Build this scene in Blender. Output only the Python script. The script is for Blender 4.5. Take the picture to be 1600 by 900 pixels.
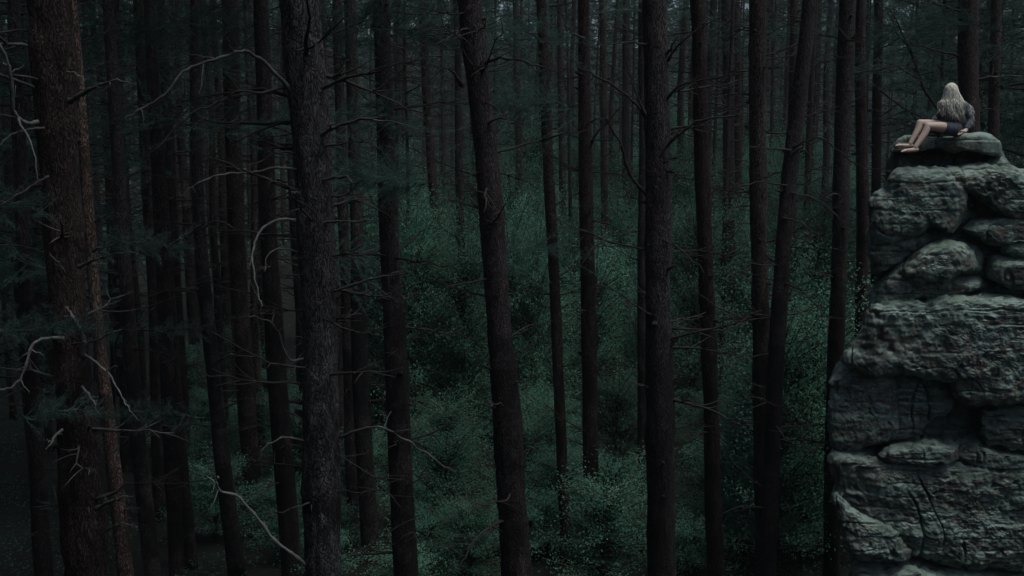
import bpy, math, random
import numpy as np
from mathutils import Vector

for o in list(bpy.data.objects):
    bpy.data.objects.remove(o)
SC = bpy.context.scene
COL = SC.collection
R = math.radians

# ------------------------------------------------------------------ camera, sky, sun, exposure
EYE = 9.0
PITCH = R(8.0)
cam_d = bpy.data.cameras.new('camera')
cam = bpy.data.objects.new('camera', cam_d)
COL.objects.link(cam)
cam.location = (0, 0, EYE)
cam.rotation_euler = (R(90) - PITCH, 0, 0)
cam_d.sensor_width = 36
cam_d.lens = 36
cam_d.clip_end = 2000
SC.camera = cam

SUN_EL, SUN_AZ = R(69), R(122)          # soft overcast light from almost overhead
w = bpy.data.worlds.new('World')
SC.world = w
w.use_nodes = True
nt = w.node_tree
bg = nt.nodes['Background']
sky = nt.nodes.new('ShaderNodeTexSky')
sky.sky_type = 'NISHITA'
sky.sun_disc = False
sky.sun_elevation = SUN_EL
sky.sun_rotation = SUN_AZ
sky.air_density = 1.0
sky.dust_density = 4.0
sky.ozone_density = 2.0
nt.links.new(sky.outputs[0], bg.inputs[0])
bg.inputs[1].default_value = 0.065

sd = bpy.data.lights.new('sun', 'SUN')
sd.energy = 1.5
sd.angle = R(26)
sd.color = (0.93, 1.0, 0.96)
sun = bpy.data.objects.new('sun', sd)
COL.objects.link(sun)
# sun_rotation is measured clockwise from +Y
sdir = Vector((math.sin(SUN_AZ) * math.cos(SUN_EL), math.cos(SUN_AZ) * math.cos(SUN_EL), math.sin(SUN_EL)))
sun.rotation_euler = sdir.to_track_quat('Z', 'Y').to_euler()

vs = SC.view_settings
vs.view_transform = 'Standard'
vs.look = 'None'
vs.gamma = 1
vs.exposure = 0.47
vs.use_curve_mapping = False
SC.render.engine = 'CYCLES'
SC.cycles.max_bounces = 4
SC.cycles.diffuse_bounces = 2
SC.cycles.transparent_max_bounces = 4
SC.cycles.volume_bounces = 0
SC.cycles.debug_use_spatial_splits = True

# ------------------------------------------------------------------ helpers
rng = np.random.default_rng(7)
random.seed(7)
CP, SP = math.cos(PITCH), math.sin(PITCH)


def P(px, py, D):
    """world point seen at photo pixel (px, py), D metres ahead"""
    x = (px - 800) / 1600.0
    u = (450 - py) / 1600.0
    d = np.array([x, CP + u * SP, -SP + u * CP])
    d *= D / d[1]
    return d + np.array([0, 0, EYE])


_perm = np.random.default_rng(11).permutation(256)
_perm = np.concatenate([_perm, _perm, _perm])
_g = np.random.default_rng(12).normal(size=(256, 3))
_g /= np.linalg.norm(_g, axis=1)[:, None]


def noise3(p):
    p = np.asarray(p, dtype=np.float64)
    i = np.floor(p).astype(np.int64)
    f = p - i
    i &= 255
    u = f * f * f * (f * (f * 6 - 15) + 10)
    r = np.zeros(len(p))
    for dx in (0, 1):
        wx = u[:, 0] if dx else 1 - u[:, 0]
        for dy in (0, 1):
            wy = u[:, 1] if dy else 1 - u[:, 1]
            for dz in (0, 1):
                wz = u[:, 2] if dz else 1 - u[:, 2]
                h = _perm[_perm[_perm[(i[:, 0] + dx) & 255] + ((i[:, 1] + dy) & 255)] + ((i[:, 2] + dz) & 255)]
                g = _g[h]
                r += wx * wy * wz * (g[:, 0] * (f[:, 0] - dx) + g[:, 1] * (f[:, 1] - dy) + g[:, 2] * (f[:, 2] - dz))
    return r * 1.5


def fbm(p, octv=4, gain=0.5):
    p = np.asarray(p, dtype=np.float64)
    a, s = 1.0, np.zeros(len(p))
    for k in range(octv):
        s += a * noise3(p * (2.03 ** k) + 17.3 * k)
        a *= gain
    return s


def mesh_np(name, V, faces, smooth=True, mat=None):
    """faces: list of int arrays (n,k)"""
    me = bpy.data.meshes.new(name)
    V = np.ascontiguousarray(V, dtype=np.float32)
    me.vertices.add(len(V))
    me.vertices.foreach_set('co', V.ravel())
    loops, starts, off = [], [], 0
    for F in faces:
        F = np.asarray(F, dtype=np.int32)
        if len(F) == 0:
            continue
        k = F.shape[1]
        loops.append(F.ravel())
        starts.append(off + np.arange(len(F), dtype=np.int32) * k)
        off += F.size
    L = np.concatenate(loops)
    S = np.concatenate(starts)
    me.loops.add(len(L))
    me.loops.foreach_set('vertex_index', L)
    me.polygons.add(len(S))
    me.polygons.foreach_set('loop_start', S.astype(np.int32))
    me.polygons.foreach_set('use_smooth', np.full(len(S), smooth, dtype=bool))
    me.update(calc_edges=True)
    me.validate()
    if mat is not None:
        me.materials.append(mat)
    return me


class MB:
    """collects vertices, quads and triangles into one mesh"""
    def __init__(s):
        s.v, s.q, s.t, s.n = [], [], [], 0

    def add(s, V, Q=None, T=None):
        V = np.asarray(V, float)
        if Q is not None and len(Q):
            s.q.append(np.asarray(Q) + s.n)
        if T is not None and len(T):
            s.t.append(np.asarray(T) + s.n)
        s.v.append(V)
        s.n += len(V)

    def mesh(s, name, mat, smooth=True):
        f = []
        if s.q:
            f.append(np.concatenate(s.q))
        if s.t:
            f.append(np.concatenate(s.t))
        return mesh_np(name, np.concatenate(s.v), f, smooth, mat)

    def verts(s):
        return np.concatenate(s.v)


def tube(pts, rad, n=6, cap=True):
    """returns V, Q, T of a tapered tube through pts"""
    pts = np.asarray(pts, float)
    rad = np.asarray(rad, float)
    m = len(pts)
    tan = np.gradient(pts, axis=0)
    tan /= np.linalg.norm(tan, axis=1)[:, None] + 1e-9
    ref = np.array([0, 0, 1.0]) if abs(tan[0][2]) < 0.8 else np.array([0, 1.0, 0])
    a = np.cross(tan[0], ref)
    a /= np.linalg.norm(a)
    A = np.zeros((m, 3))
    B = np.zeros((m, 3))
    for i in range(m):
        a = a - tan[i] * np.dot(a, tan[i])
        a /= np.linalg.norm(a) + 1e-9
        A[i] = a
        B[i] = np.cross(tan[i], a)
    th = np.arange(n) / n * 2 * math.pi
    c, s_ = np.cos(th), np.sin(th)
    V = pts[:, None, :] + rad[:, None, None] * (A[:, None, :] * c[None, :, None] + B[:, None, :] * s_[None, :, None])
    V = V.reshape(-1, 3)
    i = np.arange(m - 1)[:, None] * n
    j = np.arange(n)[None, :]
    j2 = (j + 1) % n
    Q = np.stack([i + j, i + j2, i + n + j2, i + n + j], -1).reshape(-1, 4)
    T = []
    if cap:
        V = np.vstack([V, pts[0], pts[-1]])
        k0, k1 = m * n, m * n + 1
        jj = np.arange(n)
        T = np.concatenate([np.stack([np.full(n, k0), (jj + 1) % n, jj], 1),
                            np.stack([np.full(n, k1), (m - 1) * n + jj, (m - 1) * n + (jj + 1) % n], 1)])
    return V, Q, T


def spline(pts, n):
    """Catmull-Rom resampling of an open polyline to n points (any dimension)"""
    p = np.asarray(pts, float)
    if len(p) == 2:
        t = np.linspace(0, 1, n)[:, None]
        return p[0] * (1 - t) + p[1] * t
    e = np.vstack([2 * p[0] - p[1], p, 2 * p[-1] - p[-2]])
    m = len(p) - 1
    t = np.linspace(0, m - 1e-6, n)
    k = np.floor(t).astype(int)
    f = (t - k)[:, None]
    p0, p1, p2, p3 = e[k], e[k + 1], e[k + 2], e[k + 3]
    return 0.5 * (2 * p1 + (p2 - p0) * f + (2 * p0 - 5 * p1 + 4 * p2 - p3) * f ** 2 + (3 * p1 - p0 - 3 * p2 + p3) * f ** 3)


def unit(v):
    return v / (np.linalg.norm(v, axis=-1, keepdims=True) + 1e-9)


def obj(name, me, parent=None, loc=None):
    o = bpy.data.objects.new(name, me)
    COL.objects.link(o)
    if parent is not None:
        o.parent = parent
    if loc is not None:
        o.location = loc
    return o


def tag(o, label=None, cat=None, group=None, kind=None):
    if label:
        o['label'] = label
    if cat:
        o['category'] = cat
    if group:
        o['group'] = group
    if kind:
        o['kind'] = kind
    return o


def thing(name, label, cat, loc=(0, 0, 0), group=None):
    return tag(obj(name, None, None, loc), label, cat, group)


# ------------------------------------------------------------------ materials
def new_mat(name):
    m = bpy.data.materials.new(name)
    m.use_nodes = True
    n = m.node_tree.nodes
    return m, n, m.node_tree.links, n['Principled BSDF']


def nd(n, typ, **kw):
    x = n.new(typ)
    for k, v in kw.items():
        setattr(x, k, v)
    return x


def ramp(n, stops):
    r = n.new('ShaderNodeValToRGB')
    e = r.color_ramp.elements
    while len(e) < len(stops):
        e.new(0.5)
    for k, (p, c) in enumerate(stops):
        e[k].position = p
        e[k].color = (c[0], c[1], c[2], 1) if hasattr(c, '__len__') else (c, c, c, 1)
    return r


def mixc(n, l, fac, a, b, mode='MIX'):
    m = n.new('ShaderNodeMix')
    m.data_type = 'RGBA'
    m.blend_type = mode
    for s, v in ((0, fac), (6, a), (7, b)):
        if hasattr(v, 'is_linked'):
            l.new(v, m.inputs[s])
        elif s == 0:
            m.inputs[s].default_value = v
        else:
            m.inputs[s].default_value = (v[0], v[1], v[2], 1)
    return m.outputs[2]


def texn(n, l, vec, scale, detail=5, rough=0.6, dist=0.0):
    t = n.new('ShaderNodeTexNoise')
    t.inputs['Scale'].default_value = scale
    t.inputs['Detail'].default_value = detail
    t.inputs['Roughness'].default_value = rough
    t.inputs['Distortion'].default_value = dist
    l.new(vec, t.inputs['Vector'])
    return t.outputs['Fac']


def mapped(n, l, scale):
    tc = n.new('ShaderNodeNewGeometry')
    mp = n.new('ShaderNodeMapping')
    mp.inputs['Scale'].default_value = scale
    l.new(tc.outputs['Position'], mp.inputs['Vector'])
    return mp.outputs[0]


def bump(n, l, h, strength, dist, prev=None):
    b = n.new('ShaderNodeBump')
    b.inputs['Strength'].default_value = strength
    b.inputs['Distance'].default_value = dist
    l.new(h, b.inputs['Height'])
    if prev is not None:
        l.new(prev, b.inputs['Normal'])
    return b.outputs[0]


def bark_mat(name, dark, mid, light, lichen, lich_amt, upper=None):
    m, n, l, bs = new_mat(name)
    v = mapped(n, l, (1, 1, 0.28))
    v1 = mapped(n, l, (1, 1, 1))
    vor = nd(n, 'ShaderNodeTexVoronoi', feature='DISTANCE_TO_EDGE')
    vor.inputs['Scale'].default_value = 33
    wn = n.new('ShaderNodeVectorMath')
    wn.operation = 'ADD'
    tn = n.new('ShaderNodeTexNoise')
    tn.inputs['Scale'].default_value = 9
    l.new(v, tn.inputs['Vector'])
    sc = n.new('ShaderNodeVectorMath')
    sc.operation = 'SCALE'
    sc.inputs[3].default_value = 0.3
    l.new(tn.outputs['Color'], sc.inputs[0])
    l.new(v, wn.inputs[0])
    l.new(sc.outputs[0], wn.inputs[1])
    l.new(wn.outputs[0], vor.inputs['Vector'])
    fis = ramp(n, [(0.0, 0.0), (0.25, 1.0)])
    l.new(vor.outputs['Distance'], fis.inputs[0])
    big = texn(n, l, v, 3.0, 6, 0.65)
    cr = ramp(n, [(0.38, dark), (0.5, mid), (0.64, light)])
    l.new(big, cr.inputs[0])
    c = mixc(n, l, fis.outputs[0], dark, cr.outputs[0])
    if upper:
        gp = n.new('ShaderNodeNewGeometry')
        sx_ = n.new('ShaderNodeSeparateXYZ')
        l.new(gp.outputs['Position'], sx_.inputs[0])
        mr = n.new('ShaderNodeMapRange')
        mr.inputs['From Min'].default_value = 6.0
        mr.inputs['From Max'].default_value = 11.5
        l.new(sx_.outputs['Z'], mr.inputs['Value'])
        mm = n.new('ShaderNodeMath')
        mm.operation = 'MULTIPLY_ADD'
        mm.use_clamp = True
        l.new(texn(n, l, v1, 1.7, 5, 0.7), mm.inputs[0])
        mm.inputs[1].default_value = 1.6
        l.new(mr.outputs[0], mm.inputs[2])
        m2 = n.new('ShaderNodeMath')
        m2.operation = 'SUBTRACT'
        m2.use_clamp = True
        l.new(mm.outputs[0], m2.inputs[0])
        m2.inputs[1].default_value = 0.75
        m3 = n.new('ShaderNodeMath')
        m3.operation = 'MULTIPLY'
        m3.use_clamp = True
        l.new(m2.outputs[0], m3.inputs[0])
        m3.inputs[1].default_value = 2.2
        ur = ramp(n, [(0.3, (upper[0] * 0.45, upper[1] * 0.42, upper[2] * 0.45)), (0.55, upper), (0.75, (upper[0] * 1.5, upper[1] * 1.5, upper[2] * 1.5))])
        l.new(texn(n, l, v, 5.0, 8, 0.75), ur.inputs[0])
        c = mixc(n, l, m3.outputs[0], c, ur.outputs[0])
    ln = texn(n, l, mapped(n, l, (1, 1, 0.4)), 5.5, 9, 0.8, 0.6)
    lr = ramp(n, [(0.62 - lich_amt * 0.2, 0.0), (0.72 - lich_amt * 0.2, 1.0)])
    l.new(ln, lr.inputs[0])
    c = mixc(n, l, lr.outputs[0], c, lichen)
    c = mixc(n, l, fis.outputs[0], dark, c)
    oi = n.new('ShaderNodeObjectInfo')
    hs = n.new('ShaderNodeHueSaturation')
    for sock, lo, hi in (('Value', 0.7, 1.4), ('Saturation', 1.3, 0.7)):
        mr = n.new('ShaderNodeMapRange')
        mr.inputs['To Min'].default_value = lo
        mr.inputs['To Max'].default_value = hi
        l.new(oi.outputs['Random'], mr.inputs['Value'])
        l.new(mr.outputs[0], hs.inputs[sock])
    l.new(c, hs.inputs['Color'])
    c = hs.outputs[0]
    l.new(c, bs.inputs['Base Color'])
    bs.inputs['Roughness'].default_value = 0.9
    bs.inputs['Specular IOR Level'].default_value = 0.15
    b = bump(n, l, fis.outputs[0], 0.6, 0.02)
    b = bump(n, l, texn(n, l, v, 40, 6, 0.7), 0.6, 0.012, b)
    l.new(b, bs.inputs['Normal'])
    return m


def simple_mat(name, cols, scale=6, rough=0.85, bs_=0.3, bd=0.01, stretch=(1, 1, 1), spec=0.2):
    m, n, l, bs = new_mat(name)
    v = mapped(n, l, stretch)
    f = texn(n, l, v, scale, 6, 0.65)
    k = len(cols)
    cr = ramp(n, [(0.3 + 0.4 * i / max(1, k - 1), c) for i, c in enumerate(cols)])
    l.new(f, cr.inputs[0])
    l.new(cr.outputs[0], bs.inputs['Base Color'])
    bs.inputs['Roughness'].default_value = rough
    bs.inputs['Specular IOR Level'].default_value = spec
    if bs_ > 0:
        l.new(bump(n, l, texn(n, l, v, scale * 6, 5, 0.65), bs_, bd), bs.inputs['Normal'])
    return m


def leaf_mat(name, cols, scale, transl, rough=0.55):
    m, n, l, bs = new_mat(name)
    v = mapped(n, l, (1, 1, 1))
    f = texn(n, l, v, scale, 4, 0.7)
    k = len(cols)
    cr = ramp(n, [(0.3 + 0.4 * i / max(1, k - 1), c) for i, c in enumerate(cols)])
    l.new(f, cr.inputs[0])
    oi = n.new('ShaderNodeObjectInfo')
    hs = n.new('ShaderNodeHueSaturation')
    mr = n.new('ShaderNodeMapRange')
    mr.inputs['To Min'].default_value = 0.5
    mr.inputs['To Max'].default_value = 1.45
    l.new(oi.outputs['Random'], mr.inputs['Value'])
    l.new(mr.outputs[0], hs.inputs['Value'])
    l.new(cr.outputs[0], hs.inputs['Color'])
    cr = hs
    l.new(cr.outputs[0], bs.inputs['Base Color'])
    bs.inputs['Roughness'].default_value = rough
    bs.inputs['Specular IOR Level'].default_value = 0.08
    tr = n.new('ShaderNodeBsdfTranslucent')
    l.new(cr.outputs[0], tr.inputs[0])
    mx = n.new('ShaderNodeMixShader')
    mx.inputs[0].default_value = transl
    l.new(bs.outputs[0], mx.inputs[1])
    l.new(tr.outputs[0], mx.inputs[2])
    l.new(mx.outputs[0], n['Material Output'].inputs['Surface'])
    return m


M = {}
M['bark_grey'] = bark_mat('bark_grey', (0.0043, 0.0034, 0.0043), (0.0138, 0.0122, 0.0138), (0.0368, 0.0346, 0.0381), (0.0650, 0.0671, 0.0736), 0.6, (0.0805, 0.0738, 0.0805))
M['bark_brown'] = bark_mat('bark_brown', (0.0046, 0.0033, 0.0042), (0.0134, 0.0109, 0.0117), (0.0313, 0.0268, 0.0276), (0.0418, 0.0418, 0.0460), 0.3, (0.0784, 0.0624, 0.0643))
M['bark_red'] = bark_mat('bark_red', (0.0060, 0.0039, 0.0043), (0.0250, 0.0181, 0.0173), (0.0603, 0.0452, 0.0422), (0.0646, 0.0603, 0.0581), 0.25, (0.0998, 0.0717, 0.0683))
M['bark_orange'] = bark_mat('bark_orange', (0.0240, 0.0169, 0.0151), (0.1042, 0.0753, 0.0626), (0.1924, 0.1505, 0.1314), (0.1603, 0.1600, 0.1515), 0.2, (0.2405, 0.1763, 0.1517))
M['deadwood'] = simple_mat('deadwood', [(0.0197, 0.0177, 0.0184), (0.0394, 0.0374, 0.0380), (0.0787, 0.0787, 0.0774)], 5, 0.85)
M['bleached'] = simple_mat('bleached_wood', [(0.0544, 0.0544, 0.0544), (0.1360, 0.1394, 0.1360)], 9, 0.8)
M['darkwood'] = simple_mat('dark_wood', [(0.0123, 0.0098, 0.0105), (0.0307, 0.0258, 0.0258)], 5, 0.9)
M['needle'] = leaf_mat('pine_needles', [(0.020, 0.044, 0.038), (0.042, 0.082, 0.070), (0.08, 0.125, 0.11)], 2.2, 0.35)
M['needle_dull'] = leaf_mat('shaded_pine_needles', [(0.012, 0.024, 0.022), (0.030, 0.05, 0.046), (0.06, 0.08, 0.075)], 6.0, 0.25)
M['leaf'] = leaf_mat('shrub_leaves', [(0.036, 0.105, 0.076), (0.072, 0.18, 0.13), (0.13, 0.245, 0.18)], 0.8, 0.45)
M['leaf_low'] = leaf_mat('ground_leaves', [(0.025, 0.075, 0.05), (0.05, 0.12, 0.08), (0.08, 0.155, 0.105)], 0.6, 0.4)
M['stem'] = simple_mat('shrub_stem', [(0.03, 0.025, 0.022), (0.07, 0.06, 0.05)], 8)
M['soil'] = simple_mat('forest_floor', [(0.0027, 0.0034, 0.0027), (0.0061, 0.0067, 0.0050), (0.0067, 0.0134, 0.0088)], 0.9, 0.95, 0.6, 0.06)


def rock_mat():
    m, n, l, bs = new_mat('sandstone')
    v = mapped(n, l, (1, 1, 1))
    strata = mapped(n, l, (0.9, 0.9, 2.8))
    drip = mapped(n, l, (3.0, 3.0, 0.35))
    base = ramp(n, [(0.3, (0.0437, 0.0401, 0.0365)), (0.5, (0.0907, 0.0872, 0.0783)), (0.7, (0.1638, 0.1646, 0.1479))])
    l.new(texn(n, l, strata, 1.6, 7, 0.65, 0.4), base.inputs[0])
    # green-grey lichen film
    lf = ramp(n, [(0.40, 0.0), (0.58, 1.0)])
    l.new(texn(n, l, v, 1.3, 8, 0.68, 0.3), lf.inputs[0])
    c = mixc(n, l, lf.outputs[0], base.outputs[0], (0.0932, 0.1416, 0.1191))
    # pale crusty spots
    sp = ramp(n, [(0.53, 0.0), (0.64, 1.0)])
    l.new(texn(n, l, v, 10.0, 9, 0.8), sp.inputs[0])
    c = mixc(n, l, sp.outputs[0], c, (0.1803, 0.2404, 0.2189))
    pf = ramp(n, [(0.48, 0.0), (0.57, 0.9)])
    l.new(texn(n, l, mapped(n, l, (1, 1, 1.6)), 2.6, 7, 0.7, 0.8), pf.inputs[0])
    c = mixc(n, l, pf.outputs[0], c, (0.1585, 0.2140, 0.1931))
    bf = ramp(n, [(0.50, 0.0), (0.60, 0.9)])
    l.new(texn(n, l, mapped(n, l, (1.3, 1.3, 2.6)), 1.9, 7, 0.7, 0.6), bf.inputs[0])
    c = mixc(n, l, bf.outputs[0], c, (0.0882, 0.0730, 0.0592))
    # dark algae drips and blotches
    dk = ramp(n, [(0.50, 0.0), (0.62, 0.75)])
    l.new(texn(n, l, drip, 1.5, 8, 0.7, 0.5), dk.inputs[0])
    c = mixc(n, l, dk.outputs[0], c, (0.0342, 0.0395, 0.0399))
    dk2 = ramp(n, [(0.57, 0.0), (0.66, 0.8)])
    l.new(texn(n, l, v, 11.0, 8, 0.75, 0.6), dk2.inputs[0])
    c = mixc(n, l, dk2.outputs[0], c, (0.0311, 0.0343, 0.0354))
    # moss and lichen on what faces up, pale tone also paints in skylight
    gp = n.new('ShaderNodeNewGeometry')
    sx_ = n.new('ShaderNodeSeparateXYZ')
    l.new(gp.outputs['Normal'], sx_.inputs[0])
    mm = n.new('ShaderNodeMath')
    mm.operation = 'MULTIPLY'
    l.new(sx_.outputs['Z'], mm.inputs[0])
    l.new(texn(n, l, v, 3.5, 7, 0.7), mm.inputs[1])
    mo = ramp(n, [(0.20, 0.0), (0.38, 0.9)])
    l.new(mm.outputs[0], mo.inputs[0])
    moss_toplight = ramp(n, [(0.35, (0.0588, 0.0890, 0.0609)), (0.56, (0.2436, 0.3115, 0.2784))])
    l.new(texn(n, l, v, 2.1, 6, 0.7), moss_toplight.inputs[0])
    c = mixc(n, l, mo.outputs[0], c, moss_toplight.outputs[0])
    l.new(c, bs.inputs['Base Color'])
    bs.inputs['Roughness'].default_value = 0.92
    bs.inputs['Specular IOR Level'].default_value = 0.2
    b = bump(n, l, texn(n, l, strata, 7, 8, 0.75), 0.4, 0.04)
    b = bump(n, l, texn(n, l, v, 26, 8, 0.75), 0.8, 0.03, b)
    b = bump(n, l, texn(n, l, mapped(n, l, (1, 1, 1.8)), 14, 9, 0.85, 0.2), 0.55, 0.04, b)
    l.new(b, bs.inputs['Normal'])
    return m


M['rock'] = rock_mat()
M['skin'] = simple_mat('skin', [(0.4045, 0.2962, 0.2456), (0.4479, 0.3395, 0.2890)], 8, 0.55, 0.0)
M['hair'] = simple_mat('blonde_hair', [(0.1104, 0.1012, 0.0828), (0.4968, 0.4784, 0.4140), (0.7728, 0.7544, 0.6808)], 60, 0.6, 0.0, 0, (1, 1, 0.25))
M['knit'] = simple_mat('grey_blue_knit', [(0.0255, 0.0289, 0.0391), (0.0723, 0.0808, 0.0935), (0.2210, 0.2380, 0.2380)], 22, 0.9, 0.6, 0.006)
M['denim'] = simple_mat('dark_denim', [(0.032, 0.036, 0.05), (0.075, 0.083, 0.098)], 22, 0.9, 0.4, 0.004)
M['feature'] = simple_mat('eyes_and_lips', [(0.1, 0.06, 0.055), (0.2, 0.1, 0.09)], 30, 0.5, 0.0)

# ------------------------------------------------------------------ ground
def gz(x, y):
    x = np.asarray(x, float)
    y = np.asarray(y, float)
    t = np.clip((y - 34) / 50, 0, 1)
    z = 3.0 * t * t * (3 - 2 * t)
    t2 = np.clip((y - 70) / 190, 0, 1.0)
    z = z + 30 * t2 ** 1.5
    p = np.stack([x.ravel() * 0.09, y.ravel() * 0.09, np.zeros(x.size)], 1)
    z = z + 0.5 * fbm(p, 3).reshape(x.shape)
    # the rock shelf the viewer stands on drops off just ahead
    edge = np.clip(2.2 + (-x - 4) * 1.1, 2.2, 15) + 0.4 * noise3(np.stack([x.ravel() * 0.5, x.ravel() * 0, x.ravel() * 0 + 3.3], 1)).reshape(x.shape)
    c_ = np.clip((edge - y) / 1.3, 0, 1)
    z = z + 7.1 * c_ * c_ * (3 - 2 * c_)
    # the far bank climbs towards the left of the picture a little earlier
    z = z + np.clip((y - 40) / 60, 0, 1) * np.clip((-x) / 60, 0, 1.2) * 4
    return z


gx = np.concatenate([np.linspace(-260, -70, 26), np.linspace(-68, 68, 150), np.linspace(70, 260, 26)])
gy = np.concatenate([np.linspace(-60, -14, 12), np.linspace(-13.5, 20, 90), np.linspace(20.6, 110, 150), np.linspace(113, 290, 50)])
GX, GY = np.meshgrid(gx, gy)
GZ = gz(GX, GY)
nx, ny = len(gx), len(gy)
ii = (np.arange(ny - 1)[:, None] * nx + np.arange(nx - 1)[None, :])
Q = np.stack([ii, ii + 1, ii + nx + 1, ii + nx], -1).reshape(-1, 4)
g = obj('ground', mesh_np('ground', np.stack([GX, GY, GZ], -1).reshape(-1, 3), [Q], True, M['soil']))
tag(g, kind='structure')


def gz1(x, y):
    return float(gz(np.array([x]), np.array([y]))[0])


# ------------------------------------------------------------------ foliage builders
def blades(mb, C, D, ln, wd, spread, k):
    """k thin needle blades from each clump centre C heading round direction D"""
    n = len(C)
    c = np.repeat(C, k, 0) + rng.normal(size=(n * k, 3)) * (ln * 0.22)
    d = unit(np.repeat(D, k, 0) + rng.normal(size=(n * k, 3)) * spread)
    s = unit(np.cross(d, rng.normal(size=(n * k, 3))))
    L = ln * rng.uniform(0.6, 1.15, (n * k, 1))
    W = wd * rng.uniform(0.7, 1.3, (n * k, 1))
    V = np.stack([c - s * W / 2, c + s * W / 2, c + d * L], 1).reshape(-1, 3)
    mb.add(V, None, np.arange(n * k * 3).reshape(-1, 3))


def leaves(mb, C, N, ln, wd):
    """folded rhombic leaves at C with normals near N"""
    n = len(C)
    a = unit(np.cross(N, rng.normal(size=(n, 3))))
    b = unit(np.cross(N, a))
    L = ln * rng.uniform(0.6, 1.2, (n, 1))
    W = wd * rng.uniform(0.7, 1.2, (n, 1))
    V = np.stack([C, C + a * L * 0.5 + b * W * 0.5 - N * W * 0.12, C + a * L - N * L * 0.15, C + a * L * 0.5 - b * W * 0.5 - N * W * 0.12], 1).reshape(-1, 3)
    i = np.arange(n)[:, None] * 4
    T = np.concatenate([i + [0, 1, 2], i + [0, 2, 3]])
    mb.add(V, None, T)


def dead_branch_pts(p0, az, L, rise, curl, r):
    """a crooked dead limb with twigs; returns list of (pts, radii)"""
    out = []
    n = 9
    t = np.linspace(0, 1, n)
    d = np.array([math.cos(az), math.sin(az), 0])
    side = np.array([-d[1], d[0], 0])
    wob = np.cumsum(r_n(n) * 0.07) * L * 0.5
    wz = np.cumsum(r_n(n) * 0.06) * L * 0.5
    pts = p0 + d * (t * L)[:, None] + np.array([0, 0, 1.0]) * ((rise * t + curl * t * t) * L + wz * t)[:, None] + side * (wob * t)[:, None]
    rad = r * (1 - 0.85 * t) + 0.003
    out.append((pts, rad))
    for k in range(rng.integers(4, 9)):
        f = rng.uniform(0.2, 0.95)
        i = int(f * (n - 1))
        a2 = az + rng.choice([-1, 1]) * rng.uniform(0.4, 1.1)
        l2 = L * rng.uniform(0.12, 0.5) * (1.15 - f * 0.5)
        d2 = np.array([math.cos(a2), math.sin(a2), rng.uniform(-0.3, 0.5)])
        tt = np.linspace(0, 1, 5)
        q = pts[i] + d2 * (tt * l2)[:, None] + np.array([0, 0, 1]) * (rng.uniform(-0.3, 0.4) * tt ** 2 * l2)[:, None]
        out.append((q, rad[i] * 0.6 * (1 - 0.8 * tt) + 0.002))
    return out


def r_n(n):
    return rng.normal(size=n)


def crown_mesh(name, H, base, rmax, nb, clumps, k, ln, wd, mat):
    mb = MB()
    wood = MB()
    Cs, Ds = [], []
    for b in range(nb):
        u = rng.uniform(0, 1)
        h = base + (H - base) * u
        az = rng.uniform(0, 2 * math.pi)
        L = rmax * (1 - 0.75 * u ** 1.3) * rng.uniform(0.55, 1.1)
        d = np.array([math.cos(az), math.sin(az), 0])
        rise = rng.uniform(-0.1, 0.45)
        t = np.linspace(0, 1, 7)
        pts = np.array([0, 0, h]) + d * (t * L)[:, None] + np.array([0, 0, 1.0]) * (rise * t * L - 0.15 * L * t ** 2)[:, None]
        V, Q, T = tube(pts, 0.035 * (1 - 0.85 * t) + 0.004, 4)
        wood.add(V, Q, T)
        f = rng.uniform(0.3, 1.02, clumps)
        c = np.array([0, 0, h]) + d * (f * L)[:, None] + np.array([0, 0, 1.0]) * (rise * f * L - 0.15 * L * f ** 2)[:, None]
        c = c + r_n((clumps, 3)) * np.array([0.32, 0.32, 0.14]) * L * 0.55
        Cs.append(c)
        Ds.append(np.repeat((d * 0.6 + np.array([0, 0, 0.5]))[None], clumps, 0))
    blades(mb, np.concatenate(Cs), np.concatenate(Ds), ln, wd, 0.75, k)
    me = mb.mesh(name, mat, False)
    wm = wood.mesh(name + '_boughs', M['darkwood'])
    return me, wm


# ------------------------------------------------------------------ pines
def trunk_mesh(name, pts, rad, n, mat, rough=0.06, knots=0):
    """tapered trunk with uneven bark, bulges and stub knots"""
    pts = np.asarray(pts, float)
    V, Q, T = tube(pts, rad, n)
    m = len(pts)
    ax = np.repeat(pts, n, 0)
    rr = np.repeat(rad, n)
    body = V[:m * n]
    d = body - ax
    q = body * np.array([1, 1, 0.35])
    amp = rough * (0.5 * fbm(q * 5.5, 3) + 0.8 * fbm(body * np.array([1, 1, 0.5]) * 1.3 + 5, 2))
    zc = body[:, 2] + 0.12 * noise3(body * 2.5)
    amp = amp + rough * 1.1 * np.clip(noise3(np.stack([zc * 2.4, np.full(len(zc), float(pts[-1, 0]) * 9.1), zc * 0], 1)) - 0.12, 0, 1)
    ridg = 1 - np.abs(noise3(body * np.array([13, 13, 3.2]))) * 2
    amp = amp + rough * 0.55 * np.clip(ridg, -1, 1)
    V[:m * n] = ax + d * (1 + amp)[:, None]
    mb = MB()
    mb.add(V, Q, T)
    for k in range(knots):
        i = rng.integers(int(m * 0.1), int(m * 0.95))
        az = rng.uniform(0, 2 * math.pi)
        dd = np.array([math.cos(az), math.sin(az), rng.uniform(0.0, 0.6)])
        L = rad[i] * rng.uniform(1.2, 2.0)
        r0 = rad[i] * rng.uniform(0.12, 0.26)
        t = np.linspace(0.5, 1, 4)
        V2, Q2, T2 = tube(pts[i] + unit(dd) * (t * L)[:, None], r0 * np.array([1.5, 1.15, 0.95, 0.6]), 6)
        mb.add(V2, Q2, T2)
    return mb.mesh(name, mat)


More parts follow.
